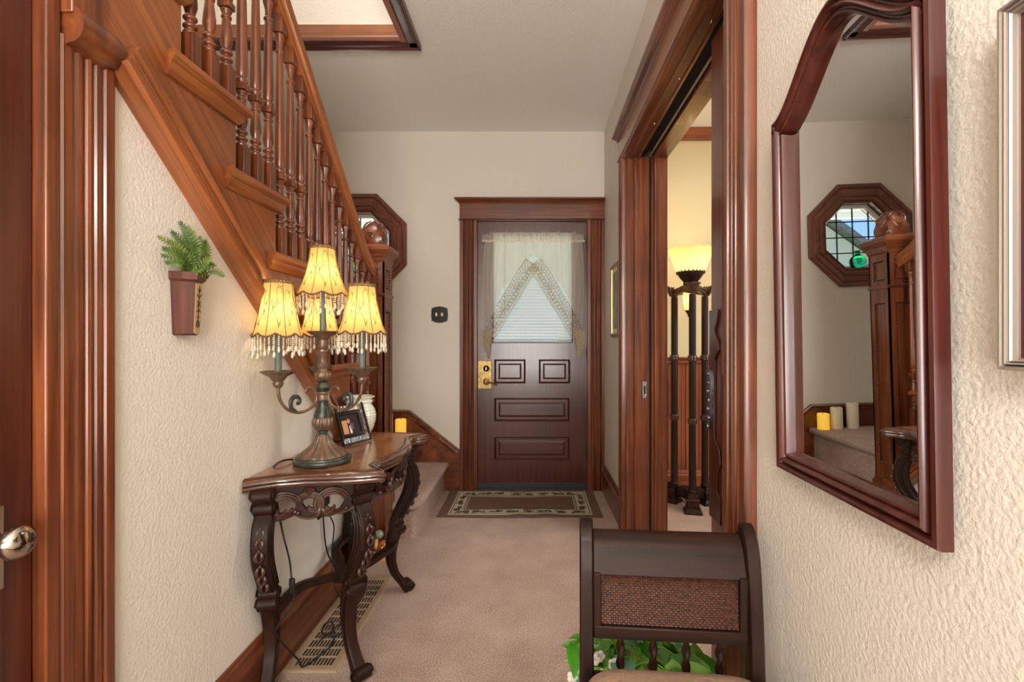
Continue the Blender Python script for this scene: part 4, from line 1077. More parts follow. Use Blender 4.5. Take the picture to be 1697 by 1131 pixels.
# ------------------------------------------------------------------ candelabra lamp
lx, ly = -.735, 1.685
LM = thing('candelabra_lamp', 'four-shade candelabra lamp with gold bell shades on console table', 'lamp', (lx, ly, ZT))
def LZ(y, s=465.0): return H - (y - 567) / s
def zm(pf): return [(p[0], p[1] * .90 if p[1] < .275 else .2475 + (p[1] - .275) * 1.08) + tuple(p[2:]) for p in pf]
MB().lathe(zm([(.001, 0), (.088, 0), (.094, .004), (.096, .012), (.094, .018), (.088, .020), (.086, .026), (.08, .028), (.001, .028)]), (lx, ly, ZT + .0005), 36).build('base_disc', 'verdi', LM)
MB().lathe(zm([(.001, .028, 0), (.080, .028, .0), (.078, .034, .03), (.066, .044, .06), (.048, .058, .08), (.034, .074, .08), (.024, .092, .07), (.019, .106, 0), (.001, .106)]), (lx, ly, ZT), 112, flute=16).build('fluted_bell', 'bronze', LM, smooth=60)
MB().lathe(zm([(.001, .104), (.016, .104), (.013, .112), (.018, .118), (.018, .122), (.001, .122)]), (lx, ly, ZT), 24).build('neck_ring', 'verdi', LM)
MB().lathe(zm([(.001, .12, 0), (.014, .121, .0), (.024, .130, .05), (.032, .145, .07), (.034, .160, .07), (.031, .172, .05), (.028, .176, 0), (.001, .176)]), (lx, ly, ZT), 98, flute=14).build('gadrooned_urn', 'bronze', LM, smooth=60)
MB().lathe(zm([(.001, .172), (.029, .172), (.030, .182), (.026, .198), (.019, .214), (.016, .226), (.017, .238), (.022, .244), (.001, .244)]), (lx, ly, ZT), 28).build('urn_neck', 'verdi', LM)
MB().lathe(zm([(.001, .240), (.024, .240), (.026, .244), (.024, .248), (.023, .262), (.026, .266), (.028, .270), (.026, .275), (.001, .275)]), (lx, ly, ZT), 28).build('arm_hub', 'bronze', LM)
MB().lathe(zm([(.001, .275), (.020, .276), (.024, .288), (.018, .300), (.014, .304), (.018, .308), (.001, .308)]), (lx, ly, ZT), 24).build('knop', 'verdi', LM)
MB().lathe(zm([(.001, .306, 0), (.014, .307, 0), (.024, .314, .06), (.028, .326, .07), (.026, .336, .05), (.022, .340, 0), (.001, .340)]), (lx, ly, ZT), 48, flute=12).build('gadrooned_knop', 'bronze', LM, smooth=60)
MB().lathe(zm([(.001, .338), (.018, .339), (.014, .348), (.018, .358), (.019, .364), (.013, .370), (.013, .385), (.018, .398), (.024, .404), (.024, .410), (.016, .416), (.020, .432), (.016, .444), (.001, .444)]), (lx, ly, ZT), 24).build('upper_column', 'bronze', LM)
def bobeche(c, name='drip_cup'):
    m = MB(); n = 48; pf = [(.008, -.048), (.012, -.044), (.016, -.034), (.013, -.028), (.018, -.024), (.026, -.012), (.040, -.004), (.050, .004), (.046, .006), (.034, -.001), (.014, -.006), (.001, -.006)]
    rings = []
    for r, z in pf:
        rings.append([(c[0] + r * (1 + (.06 if r > .03 else .02) * cos(12 * 2 * pi * i / n)) * cos(2 * pi * i / n), c[1] + r * (1 + (.06 if r > .03 else .02) * cos(12 * 2 * pi * i / n)) * sin(2 * pi * i / n), c[2] + z) for i in range(n)])
    return m.loft(rings).build(name, 'bronze', LM, smooth=60)
def shade(c, zb, ztp, rb, rt, cup):
    cx, cy = c; hS = ztp - zb
    bobeche((cx, cy, cup))
    MB().lathe([(.001, cup - .004), (.0105, cup - .004), (.0105, zb + .03), (.001, zb + .03)], (cx, cy, 0), 16).build('candle_tube', 'candle_tube', LM)
    def R(t): return rt + (rb - rt) * (.30 * t + .70 * t ** 2.1)      # t 0 top .. 1 bottom
    n = 64; rings = []; nzz = 18; P8 = 8
    for j in range(nzz + 1):
        t = j / nzz; ring = []
        for i in range(n):
            a = 2 * pi * i / n; fl = abs(cos(P8 / 2 * a)) ; r = R(t) * (1 - .022 * (1 - fl) * 1.0)
            dz = .011 * (1 - fl) * max(0, (t - .7) / .3)
            ring.append((cx + r * cos(a), cy + r * sin(a), ztp - hS * t + (dz - .004 * max(0, (t - .7) / .3))))
        rings.append(ring)
    sh = MB().loft(rings, caps=False).build('lamp_shade', 'shade', LM, smooth=80)
    m = MB()
    for k in range(P8):
        a = 2 * pi * (k) / P8
        m.tube([(cx + (R(t) + .001) * cos(a), cy + (R(t) + .001) * sin(a), ztp - hS * t) for t in [q / 12 for q in range(13)]], .0011, 5)
    m.build('shade_ribs', 'rib', sh, smooth=60)
    m = MB()
    q1, q2 = [], []
    for i in range(120):
        a = 2 * pi * i / 120; fl = abs(cos(P8 / 2 * a)); r = R(1) * (1 - .022 * (1 - fl)); z = zb + .011 * (1 - fl) - .004
        q1.append((cx + (r + .001 + .0014 * cos(30 * a)) * cos(a), cy + (r + .001 + .0014 * cos(30 * a)) * sin(a), z + .0022 * sin(30 * a)))
        q2.append((cx + (r + .001 - .0014 * cos(30 * a)) * cos(a), cy + (r + .001 - .0014 * cos(30 * a)) * sin(a), z - .0022 * sin(30 * a)))
    m.tube(q1, .0022, 5, closed=True); m.tube(q2, .0022, 5, closed=True); m.build('braid_hem', 'braid', sh, smooth=60)
    m = MB()
    for ph in (0, 2.1, 4.2):
        m.tube([(cx + (rt + .0015 * cos(10 * a + ph)) * cos(a), cy + (rt + .0015 * cos(10 * a + ph)) * sin(a), ztp - .003 + .005 * sin(10 * a + ph)) for a in [2 * pi * i / 90 for i in range(90)]], .0017, 5, closed=True)
    m.build('braid_top', 'braid', sh, smooth=60)
    m = MB(); rn = random.Random(int(cx * 1000) % 97)       # embroidered vines
    for k in range(P8):
        a0 = 2 * pi * (k + .5) / P8
        for (t0, sg) in ((.25, 1), (.62, -1)):
            pts = []
            for q in range(22):
                u = q / 21; t = t0 + .16 * sin(2 * pi * u) * (1 if k % 2 else -1) + .1 * u; a = a0 + sg * (.30 - .55 * u) + .07 * sin(4 * pi * u)
                t = min(.97, max(.04, t)); pts.append((cx + (R(t) * .992 + .001) * cos(a), cy + (R(t) * .992 + .001) * sin(a), ztp - hS * t))
            m.tube(pts, .0007, 4)
            for q in (5, 13):
                p = Vector(pts[q])
                for aa in range(3):
                    m.ball(p + Vector((-.004 * sin(a0) * cos(aa * 2.1), .004 * cos(a0) * cos(aa * 2.1), .004 * sin(aa * 2.1))), .0016, 5, 4)
    m.build('embroidery', 'rib', sh, smooth=60)
    for i in range(34):
        a = 2 * pi * i / 34 + .05; fl = abs(cos(P8 / 2 * a)); r = R(1) * (1 - .022 * (1 - fl)); z = zb + .011 * (1 - fl) - .008
        Ln = .036 + .022 * (1 - fl) * (1 if i % 2 else .55) + .012 * (i % 2)
        m = MB(); x_, y_ = cx + r * cos(a), cy + r * sin(a); zz = z
        while zz > z - Ln + .016: m.ball((x_, y_, zz), .0028, 6, 4); zz -= .0062
        m.lathe([(.0006, 0), (.003, -.004), (.0046, -.012), (.0036, -.018), (.0006, -.021)], (x_, y_, zz + .002), 6)
        m.build('bead_strand', 'crystal', sh, smooth=60)
    light('shade_light', 'POINT', (cx, cy, zb + hS * .42), .30, (1, .80, .50), .012)
arms = [(-.074, -.155, 1.032, 1.149, 1.322, .072), (.153, -.045, 1.038, 1.159, 1.324, .078), (-.066, .125, 1.034, 1.152, 1.325, .070)]
for ax, ay, cup, zb, ztp, rb_ in arms:
    r0 = sqrt(ax * ax + ay * ay); ux, uy = ax / r0, ay / r0; k = r0 / .155
    def pt(r, z): return (lx + ux * r * k, ly + uy * r * k, z - .014 + (cup - 1.012) * min(1, r / .155) ** 2)
    main = [(.060, .966), (.064, .975), (.055, .985), (.043, .984), (.028, .972), (.023, .952), (.029, .934), (.046, .917), (.072, .906), (.098, .904), (.124, .912), (.142, .928), (.152, .95), (.155, .980)]
    am = MB().tube(spline([pt(*q) for q in main], 4), [.003] * 4 + [.005] * 49, 8).build('arm', 'bronze', LM, smooth=60)
    l2 = [(.098, .905), (.112, .918), (.114, .938), (.106, .953), (.092, .956), (.084, .947), (.086, .936), (.093, .934)]
    MB().tube(spline([pt(*q) for q in l2], 4), [.0055] * 8 + [.006] * 8 + [.005] * 13, 8, 1.3).build('arm_scroll', 'verdi', am, smooth=60)
    shade((lx + ax, ly + ay), zb, ztp, rb_, .043, cup)
shade((lx, ly), 1.292, 1.461, .085, .040, 1.162)

# ------------------------------------------------------------------ things on the table
ff = thing('photo_frame', 'black leaning photo frame with cut-out word and glittering side strip on console table', 'photo frame', (0, 0, 0))
# local: x across the frame, y thickness, z up along the frame
def addl(m, name, mat, par, **k): return m.build(name, mat, par, **k)
FW, FH = .150, .165
MB().ring(rect(-.075, .048, .028, .135), [(0, -.001), (0, .010), (.004, .012), (.012, .010), (.014, .004), (.014, -.001)], lambda a, b, t: (a, -t, b)).build('frame_moulding', 'black', ff, smooth=20)
B(-.075, FW / 2, -.008, .0, 0, .005).build('bottom_rail', 'black', ff, smooth=0)
B(.072, .078, -.008, .0, 0, FH).build('side_rail', 'black', ff, smooth=0)
B(-.075, -.070, -.008, .0, 0, .165).build('side_rail', 'black', ff, smooth=0)
B(-.063, .036, -.003, .0, .04, .123).build('photograph', plain('photo_dark', (44, 30, 36), .25), ff, smooth=0)
m = MB(); m.cur = 0; m.box(-.058, -.03, -.0042, -.0031, .044, .10); m.cur = 1; m.box(-.022, -.012, -.0042, -.0031, .044, .075); m.cur = 2; m.ball((-.02, -.0036, .095), .008, 8, 6, (1, .15, 1.2)); m.cur = 3; m.box(-.018, .0, -.0042, -.0031, .06, .085)
m.build('photo_figures', [plain('photo_tan', (196, 142, 98), .3), plain('photo_white', (226, 222, 228), .3), plain('photo_skin', (190, 140, 110), .3), plain('photo_violet', (98, 66, 96), .3)], ff, smooth=0)
B(-.068, .050, -.004, -.001, .007, .026).build('caption_plate', 'steel', ff, smooth=0)
m = MB(); rn = random.Random(2)
for k in range(150):
    x_, z_ = .061 + rn.uniform(-.009, .009), .008 + rn.uniform(0, .15); s = rn.uniform(.001, .0026); m.ball((x_, -.004, z_), s, 5, 4)
m.build('glitter_border', 'nickel', ff, stuff=True, smooth=0)
B(.050, .0715, -.002, 0, .005, .16).build('border_strip', 'silver', ff, smooth=0)
def text_mesh(body, size, depth):
    cu = bpy.data.curves.new('word', 'FONT'); cu.body = body; cu.size = size; cu.extrude = depth; cu.align_x = 'CENTER'; cu.resolution_u = 3
    o = bpy.data.objects.new('word', cu); COL.objects.link(o); dg = bpy.context.evaluated_depsgraph_get(); dg.update()
    me = bpy.data.meshes.new_from_object(o.evaluated_get(dg)); bpy.data.objects.remove(o); return me
me = text_mesh('FAMILY', .030, .0015); me.materials.clear(); me.materials.append(MATS['ivory'])
o = bpy.data.objects.new('family_lettering', me); COL.objects.link(o); o.parent = ff; o.location = (-.012, -.004, .140); o.rotation_euler = (pi / 2, 0, 0); o.scale = (1.05, 1, 1)
B(-.075, .050, -.003, 0, .135, .1385).build('lettering_bar', 'black', ff, smooth=0)
MB().tube([(-.02, .002, .12), (-.02, .066, .004)], .002, 6).build('easel_leg', 'black', ff); MB().tube([(.02, .002, .12), (.02, .066, .004)], .002, 6).build('easel_leg', 'black', ff)
ff.location = (-.725, 1.985, ZT + .004); ff.rotation_euler = (radians(-19), 0, radians(66))

pl = thing('round_plaque', 'small round reddish wooden plaque standing behind the photo frame', 'plaque', (-.815, 2.02, ZT))
MB().lathe([(.001, 0), (.055, 0), (.062, .004), (.062, .010), (.055, .014), (.050, .010), (.001, .010)], (0, 0, 0), 32, axis='X').build('disc', 'trimN', pl)
MB().lathe([(.05, .013), (.054, .016), (.058, .013), (.054, .011)], (0, 0, 0), 32, axis='X').build('rim', 'purpleN', pl)
for c in pl.children: c.location.z += .072
MB().tube([(XL + .02, 2.02, ZT + .003), (XL + .075, 2.02, ZT + .004), (XL + .09, 2.02, ZT + .016)], .004, 6).build('stand', 'black', pl)
pj = thing('pierced_jar', 'white ceramic jar with rows of pierced holes on the table', 'jar', (-.79, 2.185, ZT))
jp = [(.001, 0), (.045, 0), (.050, .003), (.064, .030), (.073, .062), (.075, .088), (.070, .112), (.060, .130), (.055, .136), (.0545, .144), (.060, .149), (.060, .153), (.055, .157), (.056, .163), (.067, .168), (.070, .172), (.066, .175), (.054, .170), (.046, .16), (.046, .12), (.001, .11)]
jx, jy = -.79, 2.185
MB().lathe(jp, (jx, jy, ZT + .0005), 48).build('jar_body', 'white', pj, smooth=60)
m = MB()
zs_ = [p[1] for p in jp[:8]]; rs_ = [p[0] for p in jp[:8]]
for row in range(8):
    z = .026 + row * .0125; r = interp(zs_, rs_, z)
    for k in range(26):
        a = 2 * pi * k / 26; m.ball((jx + (r) * cos(a), jy + (r) * sin(a), ZT + z), .0023, 6, 4)
m.build('pierced_holes', 'hole', pj, stuff=True)

# lamp cord over the table edge, down the wall and back across the vent
cr2 = thing('lamp_cord', 'dark lamp cord with inline switch hanging behind the console table', 'cord', (-.85, 1.55, 0))
def W(x, y, Y): return (PX(x, Y), Y, PZ(y, Y))
wc = spline([(-.84, 1.70, ZT + .006), (-.86, 1.66, ZT + .012), (-.868, 1.62, ZT + .004), (XL + .009, 1.625, ZT - .03), W(462, 850, 1.66), W(470, 890, 1.64), W(480, 930, 1.62), W(484, 968, 1.6), W(488, 985, 1.58), W(478, 1010, 1.56), W(460, 1040, 1.55), (-.83, 1.56, .18), (-.80, 1.64, .05), (-.79, 1.66, .013), (-.755, 1.74, .012), (-.745, 1.80, .012), (-.80, 1.92, .012), (-.825, 1.90, .013), (-.80, 1.84, .016), (-.73, 1.85, .014), (-.72, 1.96, .012), (-.80, 2.05, .012), (-.84, 2.1, .10), (-.868, 2.03, .25), (-.872, 2.0, .42)], 6)
MB().tube(wc, .0032, 6).build('cable', 'cord', cr2, smooth=60)
sc = W(484, 972, 1.6); B(sc[0] - .009, sc[0] + .009, sc[1] - .006, sc[1] + .006, sc[2] - .026, sc[2] + .026).build('inline_switch', 'cord', cr2, bevel=.004)
ol = thing('wall_outlet', 'dark wall outlet with plugs below the console table', 'outlet', (XL, 2.0, .38))
B(XL, XL + .006, 1.975, 2.03, .40, .50).build('cover_plate', 'black', ol, bevel=.002)
B(XL + .006, XL + .035, 1.985, 2.018, .455, .485).build('plug', 'cord', ol, bevel=.003); B(XL + .006, XL + .03, 1.985, 2.018, .415, .44).build('plug', 'cord', ol, bevel=.003)
c3 = spline([(XL + .03, 2.0, .425), (XL + .05, 2.02, .36), (XL + .035, 2.04, .25), (XL + .06, 2.0, .12), (-.80, 2.05, .02), (-.76, 1.98, .012), (-.78, 1.86, .012), (-.80, 1.80, .012)], 6)
tag(MB().tube(c3, .0028, 6).build('power_cord', 'cord', smooth=60), 'thin second power cord dropping from the outlet onto the floor vent', 'cord')

# glass duck ornament on floor by the newel
gd = thing('glass_figurine', 'amber blown-glass figurine with green head on carpet by newel', 'figurine', (-.792, 2.50, 0))
gx_, gy_ = -.792, 2.50
MB().tube(spline([(gx_ - .03, gy_, .006), (gx_ + .02, gy_, .008), (gx_ + .048, gy_, .03), (gx_ + .056, gy_, .07), (gx_ + .038, gy_, .10)], 5), [.008, .014, .018, .020, .021, .020, .019, .018, .017, .016, .015, .014, .013, .012, .010, .009, .008, .007, .006, .005, .004], 10, 1.2).build('curled_tail', 'tanshell', gd, smooth=80)
MB().ball((gx_ + .012, gy_ - .006, .068), .036, 18, 12, (1, 1, 1.05)).build('body', 'amberglass', gd, smooth=80)
MB().tube(spline([(gx_ - .008, gy_ - .024, .066), (gx_ - .016, gy_ - .026, .09), (gx_ - .012, gy_ - .02, .118)], 4), [.008, .011, .013, .013, .012, .011, .010, .009, .008], 10).build('orange_lobe', 'tanshell', gd, smooth=80)
MB().ball((gx_ - .004, gy_ - .012, .137), .023, 16, 10).build('green_head', 'aquaglass', gd, smooth=80)

# ------------------------------------------------------------------ wall pocket with fern
wp = thing('wall_pocket', 'dark wooden half-hexagon wall pocket with tan carved front panel', 'wall pocket', (XL, 1.21, 1.14))
def hexp(f, z, yc=1.213): return [(XL + .0005, yc - .038 * f, z), (XL + .026 * f, yc - .034 * f, z), (XL + .046 * f, yc - .015 * f, z), (XL + .046 * f, yc + .013 * f, z), (XL + .026 * f, yc + .030 * f, z), (XL + .0005, yc + .034 * f, z)]
zb0, zt0 = PZ(556, 1.2), PZ(452, 1.2)
MB().loft([hexp(.72, zb0), hexp(.82, zb0 + .004), hexp(1.0, zt0 - .02)]).build('body', 'doorZ', wp, smooth=0)
MB().loft([hexp(1.0, zt0 - .024), hexp(1.14, zt0 - .018), hexp(1.16, zt0), hexp(.98, zt0 + .0005)]).build('rim', 'doorZ', wp, smooth=0)
pa, pb = hexp(.84, zb0 + .006), hexp(.99, zt0 - .026)
def pan(u, v, t):
    lo = Vector(pa[2]).lerp(Vector(pa[3]), u); hi = Vector(pb[2]).lerp(Vector(pb[3]), u); q = lo.lerp(hi, v); q.x += t; return q
MB().prism([(.06, .0), (.5, -.03), (.94, .0), (.94, 1), (.06, 1)], pan, .0, .0016).build('carved_panel', 'tan', wp, smooth=0)
m = MB()
def stroke(*pts): m.tube([pan(u, v, .0022) for u, v in pts], .0011, 4)
stroke((.5, .10), (.5, .96)); stroke((.2, .78), (.5, .70), (.8, .78)); stroke((.25, .64), (.75, .54)); stroke((.25, .54), (.75, .64)); stroke((.2, .42), (.5, .48), (.8, .42)); stroke((.3, .32), (.7, .32)); stroke((.3, .12), (.3, .2), (.5, .26), (.7, .2), (.7, .12)); stroke((.3, .88), (.5, .82), (.7, .88))
m.build('carved_marks', 'hole', wp, smooth=0)
fn = thing('fern', 'green artificial fern fronds filling the wooden wall pocket', 'plant', (XL + .02, 1.213, zt0))
rnd = random.Random(12)
tips = [(262, 392), (270, 412), (298, 368), (312, 376), (330, 392), (338, 400), (352, 428), (371, 459), (328, 474), (300, 440), (284, 384), (318, 452), (345, 440), (275, 436), (308, 400), (322, 410), (335, 418), (290, 418), (280, 400), (305, 380), (355, 442), (318, 384), (338, 462), (310, 470), (296, 398), (328, 430), (268, 424)]
for i, (tx, ty) in enumerate(tips):
    base = Vector((XL + .022 + rnd.uniform(-.01, .012), 1.213 + rnd.uniform(-.018, .018), zt0 - .012))
    Yt = min(1.213 + rnd.uniform(-.06, .05), .862 * 800 / (884 - tx)); tip = Vector(W(tx, ty, Yt)); tip.x = max(tip.x, XL + .012)
    mid = base.lerp(tip, .5) + Vector((.016, 0, .016)); q = spline([base, mid, tip], 9)
    m = MB(); m.tube(q, .0009, 4)
    L_ = (tip - base).length; wd = .013 + .08 * L_ * .1
    face = Vector((rnd.uniform(.2, 1), -1, rnd.uniform(-.2, .5))).normalized()
    for j in range(2, len(q) - 1):
        t = j / (len(q) - 1); d_ = (q[j + 1] - q[j - 1]).normalized(); s_ = d_.cross(face).normalized(); ln = wd * sin(pi * min(1, .18 + .82 * t)) ** .6
        for sg in (-1, 1):
            for h_ in (0,):
                b0 = q[j].lerp(q[min(j + 1, len(q) - 1)], h_); tp = b0 + s_ * sg * ln + d_ * .007 + face * .002 * sg
                a_, c_ = b0 - d_ * .0024, b0 + d_ * .0026; mm = b0.lerp(tp, .55)
                vs = [a_, mm - d_ * .0026, tp, mm + d_ * .0026, c_, mm + face * .0012]
                vs = [Vector((max(v_.x, XL + .004), v_.y, v_.z)) for v_ in vs]
                m.add(vs, [(0, 1, 5), (1, 2, 5), (2, 3, 5), (3, 4, 5), (4, 0, 5)])
    m.build('frond', 'fern' if i % 3 else 'fernl', fn, smooth=60)

# ------------------------------------------------------------------ mirror on the right wall
Xm = .512
mr = thing('wall_mirror', 'tall mahogany-framed mirror with camelback top on right wall', 'mirror', (0, 0, 0))
y0m, y1m, zbm, zsm, zpm = .600, 1.012, .868, 1.586, 1.705
def arch(t): # t 0..1 across
    s = abs(2 * t - 1); return zsm + (zpm - zsm) * (.5 + .5 * cos(pi * min(1, s / .94))) ** .8
path = [(y0m, zbm), (y1m, zbm)] + [(y1m + (y0m - y1m) * i / 44, arch(i / 44)) for i in range(45)]
mf = [(0, .0), (.003, .006), (.012, .008), (.020, .004), (.023, -.001), (.027, -.001), (.030, .007), (.037, .011), (.044, .007), (.047, .0), (.051, .0), (.054, .004), (.060, .002), (.064, -.006), (.067, -.016), (.070, -.022), (.070, -.024), (.0, -.014)]
# long sections: mitred ring built about the plane X = 0, moved and leaned below
tm = lambda a, b, t: (-t, a, b)
MB().ring(path, [(a * .60, b) for a, b in mf], tm).build('frame', 'mirZ', mr, smooth=35)
ip = [(y0m + .036, zbm + .036), (y1m - .036, zbm + .036)] + [(y1m - .036 + (y0m - y1m + .072) * i / 40, arch(i / 40 * .825 + .0875) - .042 - (.010 if i in (0, 40) else 0)) for i in range(41)]
MB().prism(ip, lambda a, b, t: (t, a, b), .015, .019).build('mirror_glass', 'mirror', mr, smooth=0)
mr.location = (Xm, 0, 0)
LEAN = radians(0.9)
mr.location = (Xm + .000, 0, 0); mr.rotation_euler = (0, 0, 0)
for c in mr.children:    # set the thing's own origin at the bottom middle of the frame
    c.location -= Vector((0, .81, zbm))
mr.location = (Xm, .81, zbm); mr.rotation_euler = (0, -LEAN, radians(-.8))

# silver frame at the right edge
sf = thing('silver_framed_picture', 'silver-framed picture with burgundy mat at right edge of hall', 'picture', (Xm, .45, PZ(612, .53)))
fy0, fy1, fz0, fz1 = .235, .527, PZ(613, .527), PZ(17, .527)
MB().ring([(fy0, fz0), (fy1, fz0), (fy1, fz1), (fy0, fz1)], [(0, -.03), (0, .0), (.001, .004), (.0035, .004), (.005, -.003), (.0065, .002), (.008, .001), (.0085, -.004), (.0095, -.001), (.011, -.003), (.0115, -.009), (.013, -.009), (.013, -.03)], lambda a, b, t: (.509 - t, a, b)).build('frame', 'silver', sf, smooth=20)
B(.519, .525, fy0 + .012, fy1 - .012, fz0 + .012, fz1 - .012).build('mat_board', 'burg', sf, smooth=0)
B(.5175, .5189, fy0 + .06, fy1 - .06, fz0 + .07, fz1 - .07).build('print', 'slate', sf, smooth=0)

# ------------------------------------------------------------------ chair
ch = thing('cane_back_chair', 'dark wood scroll-back chair with woven cane panel and tan cushion', 'chair', (0, 0, 0))
# local: x across, y backwards (+ away from the camera), z up; seat front towards -y
hwc = .178
prof = [(.0, -.02, .05), (.42, .0, .046), (.50, .006, .046), (.58, .014, .046), (.64, .024, .046), (.68, .036, .044), (.70, .050, .040), (.708, .066, .032)]
for sg in (-1, 1):
    pts = spline([(sg * hwc, .02 + y, z) for z, y, w_ in prof], 3); ws = [interp(list(range(len(prof))), [p[2] for p in prof], i / 3) for i in range(len(pts))]
    MB().rect_sweep(pts, ws, .030, (1, 0, 0)).build('back_post', 'darkZ', ch, smooth=50)
# rolled top rail
tp = [(.560, .0), (.602, .010), (.636, .022), (.664, .034), (.684, .048), (.698, .064)]
x_ = hwc - .015
m = MB(); pf = [(.020 + y - .012, z) for z, y in [(.620, .012), (.650, .024), (.676, .036), (.692, .050), (.700, .066)]] + [(.020 + y + .012, z) for z, y in [(.690, .072), (.680, .056), (.664, .044), (.640, .034), (.620, .024)]]
m.loft([[(-x_, a, b) for a, b in pf], [(x_, a, b) for a, b in pf]]).build('top_rail', 'darkX', ch, smooth=50, bevel=.002)
m = MB(); B(-x_, x_, .014, .034, .484, .512).build('lower_rail', 'darkX', ch, bevel=.003)
for sg in (-1, 1): B(min(sg * x_, sg * (x_ - .016)), max(sg * x_, sg * (x_ - .016)), .016, .034, .510, .625).build('panel_stile', 'darkZ', ch, bevel=.002)
# woven cane: crossing strands
m = MB(); nxs, nzs = 58, 24; X0, X1, Z0, Z1 = -x_ + .016, x_ - .016, .510, .624
def yc_(z): return .026 + interp([.5, .58, .64], [.0, .008, .020], z)
for j in range(nzs):
    z = Z0 + (Z1 - Z0) * (j + .5) / nzs
    pts = [(X0 + (X1 - X0) * i / nxs, yc_(z) + .0013 * (1 if (i + j) % 2 else -1), z) for i in range(nxs + 1)]
    m.tube(pts, .0025, 4, 1.0)
for i in range(nxs):
    x = X0 + (X1 - X0) * (i + .5) / nxs
    m.tube([(x, yc_(Z0 + (Z1 - Z0) * j / nzs) , Z0 + (Z1 - Z0) * j / nzs) for j in range(0, nzs + 1, 3)], .0024, 4)
m.build('woven_cane_panel', 'cane', ch, smooth=80, stuff=True)
for k in range(4):
    x = -.105 + k * .070; rings = []
    for j in range(16):
        z = .395 + .092 * j / 15; a0 = j * .55
        rings.append([(x + (.0075 + .0025 * cos(2 * (a - a0))) * cos(a), .022 + (.0075 + .0025 * cos(2 * (a - a0))) * sin(a), z) for a in [2 * pi * q / 12 for q in range(12)]])
    MB().loft(rings).build('twisted_spindle', 'darkZ', ch, smooth=60)
B(-x_, x_, .0, .04, .33, .40).build('seat_rail', 'darkX', ch, bevel=.003); B(-hwc - .015, hwc + .015, -.40, -.37, .33, .40).build('seat_rail', 'darkX', ch, bevel=.003)
for sg in (-1, 1): B(sg * hwc - .015, sg * hwc + .015, -.37, .0, .33, .40).build('seat_rail', 'darkY', ch, bevel=.003)
for sg in (-1, 1): MB().rect_sweep([(sg * hwc, -.385, .33), (sg * hwc, -.385, .15), (sg * hwc, -.39, 0)], [.04, .036, .03], .036, (1, 0, 0)).build('leg', 'darkZ', ch, smooth=40)
rings = []
for z, f in ((.40, .93), (.404, .98), (.418, 1.0), (.432, .985), (.444, .93), (.452, .8), (.457, .5), (.458, .1)):
    ring = []
    for i in range(40):
        a = 2 * pi * i / 40; e_ = .32
        ring.append((.186 * f * math.copysign(abs(cos(a)) ** e_, cos(a)), -.195 + .190 * f * math.copysign(abs(sin(a)) ** e_, sin(a)), z))
    rings.append(ring)
MB().loft(rings).build('seat_cushion', 'cushion', ch, smooth=80)
ch.location = (.292, 1.022, 0); ch.rotation_euler = (0, 0, radians(-5))

# ------------------------------------------------------------------ pothos behind the chair
pp = thing('potted_plant', 'leafy green potted pothos with white blooms in basket behind chair', 'plant', (.27, 1.42, 0))
px_, py_ = .27, 1.40
bk = MB().lathe([(.001, 0), (.085, 0), (.095, .02), (.108, .10), (.115, .16), (.120, .165), (.120, .175), (.105, .175), (.102, .16), (.001, .155)], (px_, py_, 0), 32).build('basket_pot', 'basket', pp)
for k in range(10): MB().lathe([(.0955 + k * .002, .018 + k * .0145), (.099 + k * .002, .023 + k * .0145), (.0965 + k * .002, .028 + k * .0145)], (px_, py_, 0), 32).build('woven_ring', 'basket', bk)
MB().lathe([(.001, .150), (.10, .150), (.10, .156), (.001, .160)], (px_, py_, 0), 24).build('soil', 'soil', pp)
def leafmesh(mat, L_=.075, Wd=.052):
    m = MB(); ou = [(0, 0), (.18, -.06), (.34, .02), (.46, .2), (.48, .4), (.40, .62), (.22, .84), (0, 1.0)]; vs, fs = [], []
    mid = [(0, .02), (0, .2), (0, .4), (0, .62), (0, .84)]
    def P3_(u, v): return (u * Wd * 1.05, v * L_, .010 * abs(u) * 2 - .018 * v * v + .004 * sin(v * 9) * abs(u) * 2)
    row = [0, .2, .4, .6, .8, 1.0]; hwid = [.02, .44, .50, .42, .24, .0]
    for v, h_ in zip(row, hwid):
        vs += [P3_(-h_, v - .05 * (h_ * 2 if v < .3 else 0)), P3_(-h_ / 2, v), P3_(0, v), P3_(h_ / 2, v), P3_(h_, v - .05 * (h_ * 2 if v < .3 else 0))]
    for j in range(5):
        for i in range(4): a = j * 5 + i; fs.append((a, a + 1, a + 6, a + 5))
    m.add(vs, fs)
    me = m.build('leaf', mat, pp, smooth=80, origin=(0, 0, 0)); return me
L3 = [leafmesh('leaf'), leafmesh('leafl', .065, .045), leafmesh('leafb', .09, .06), leafmesh('leaf', .085, .06)]
rnd = random.Random(21); cnt = 0
stm = MB()
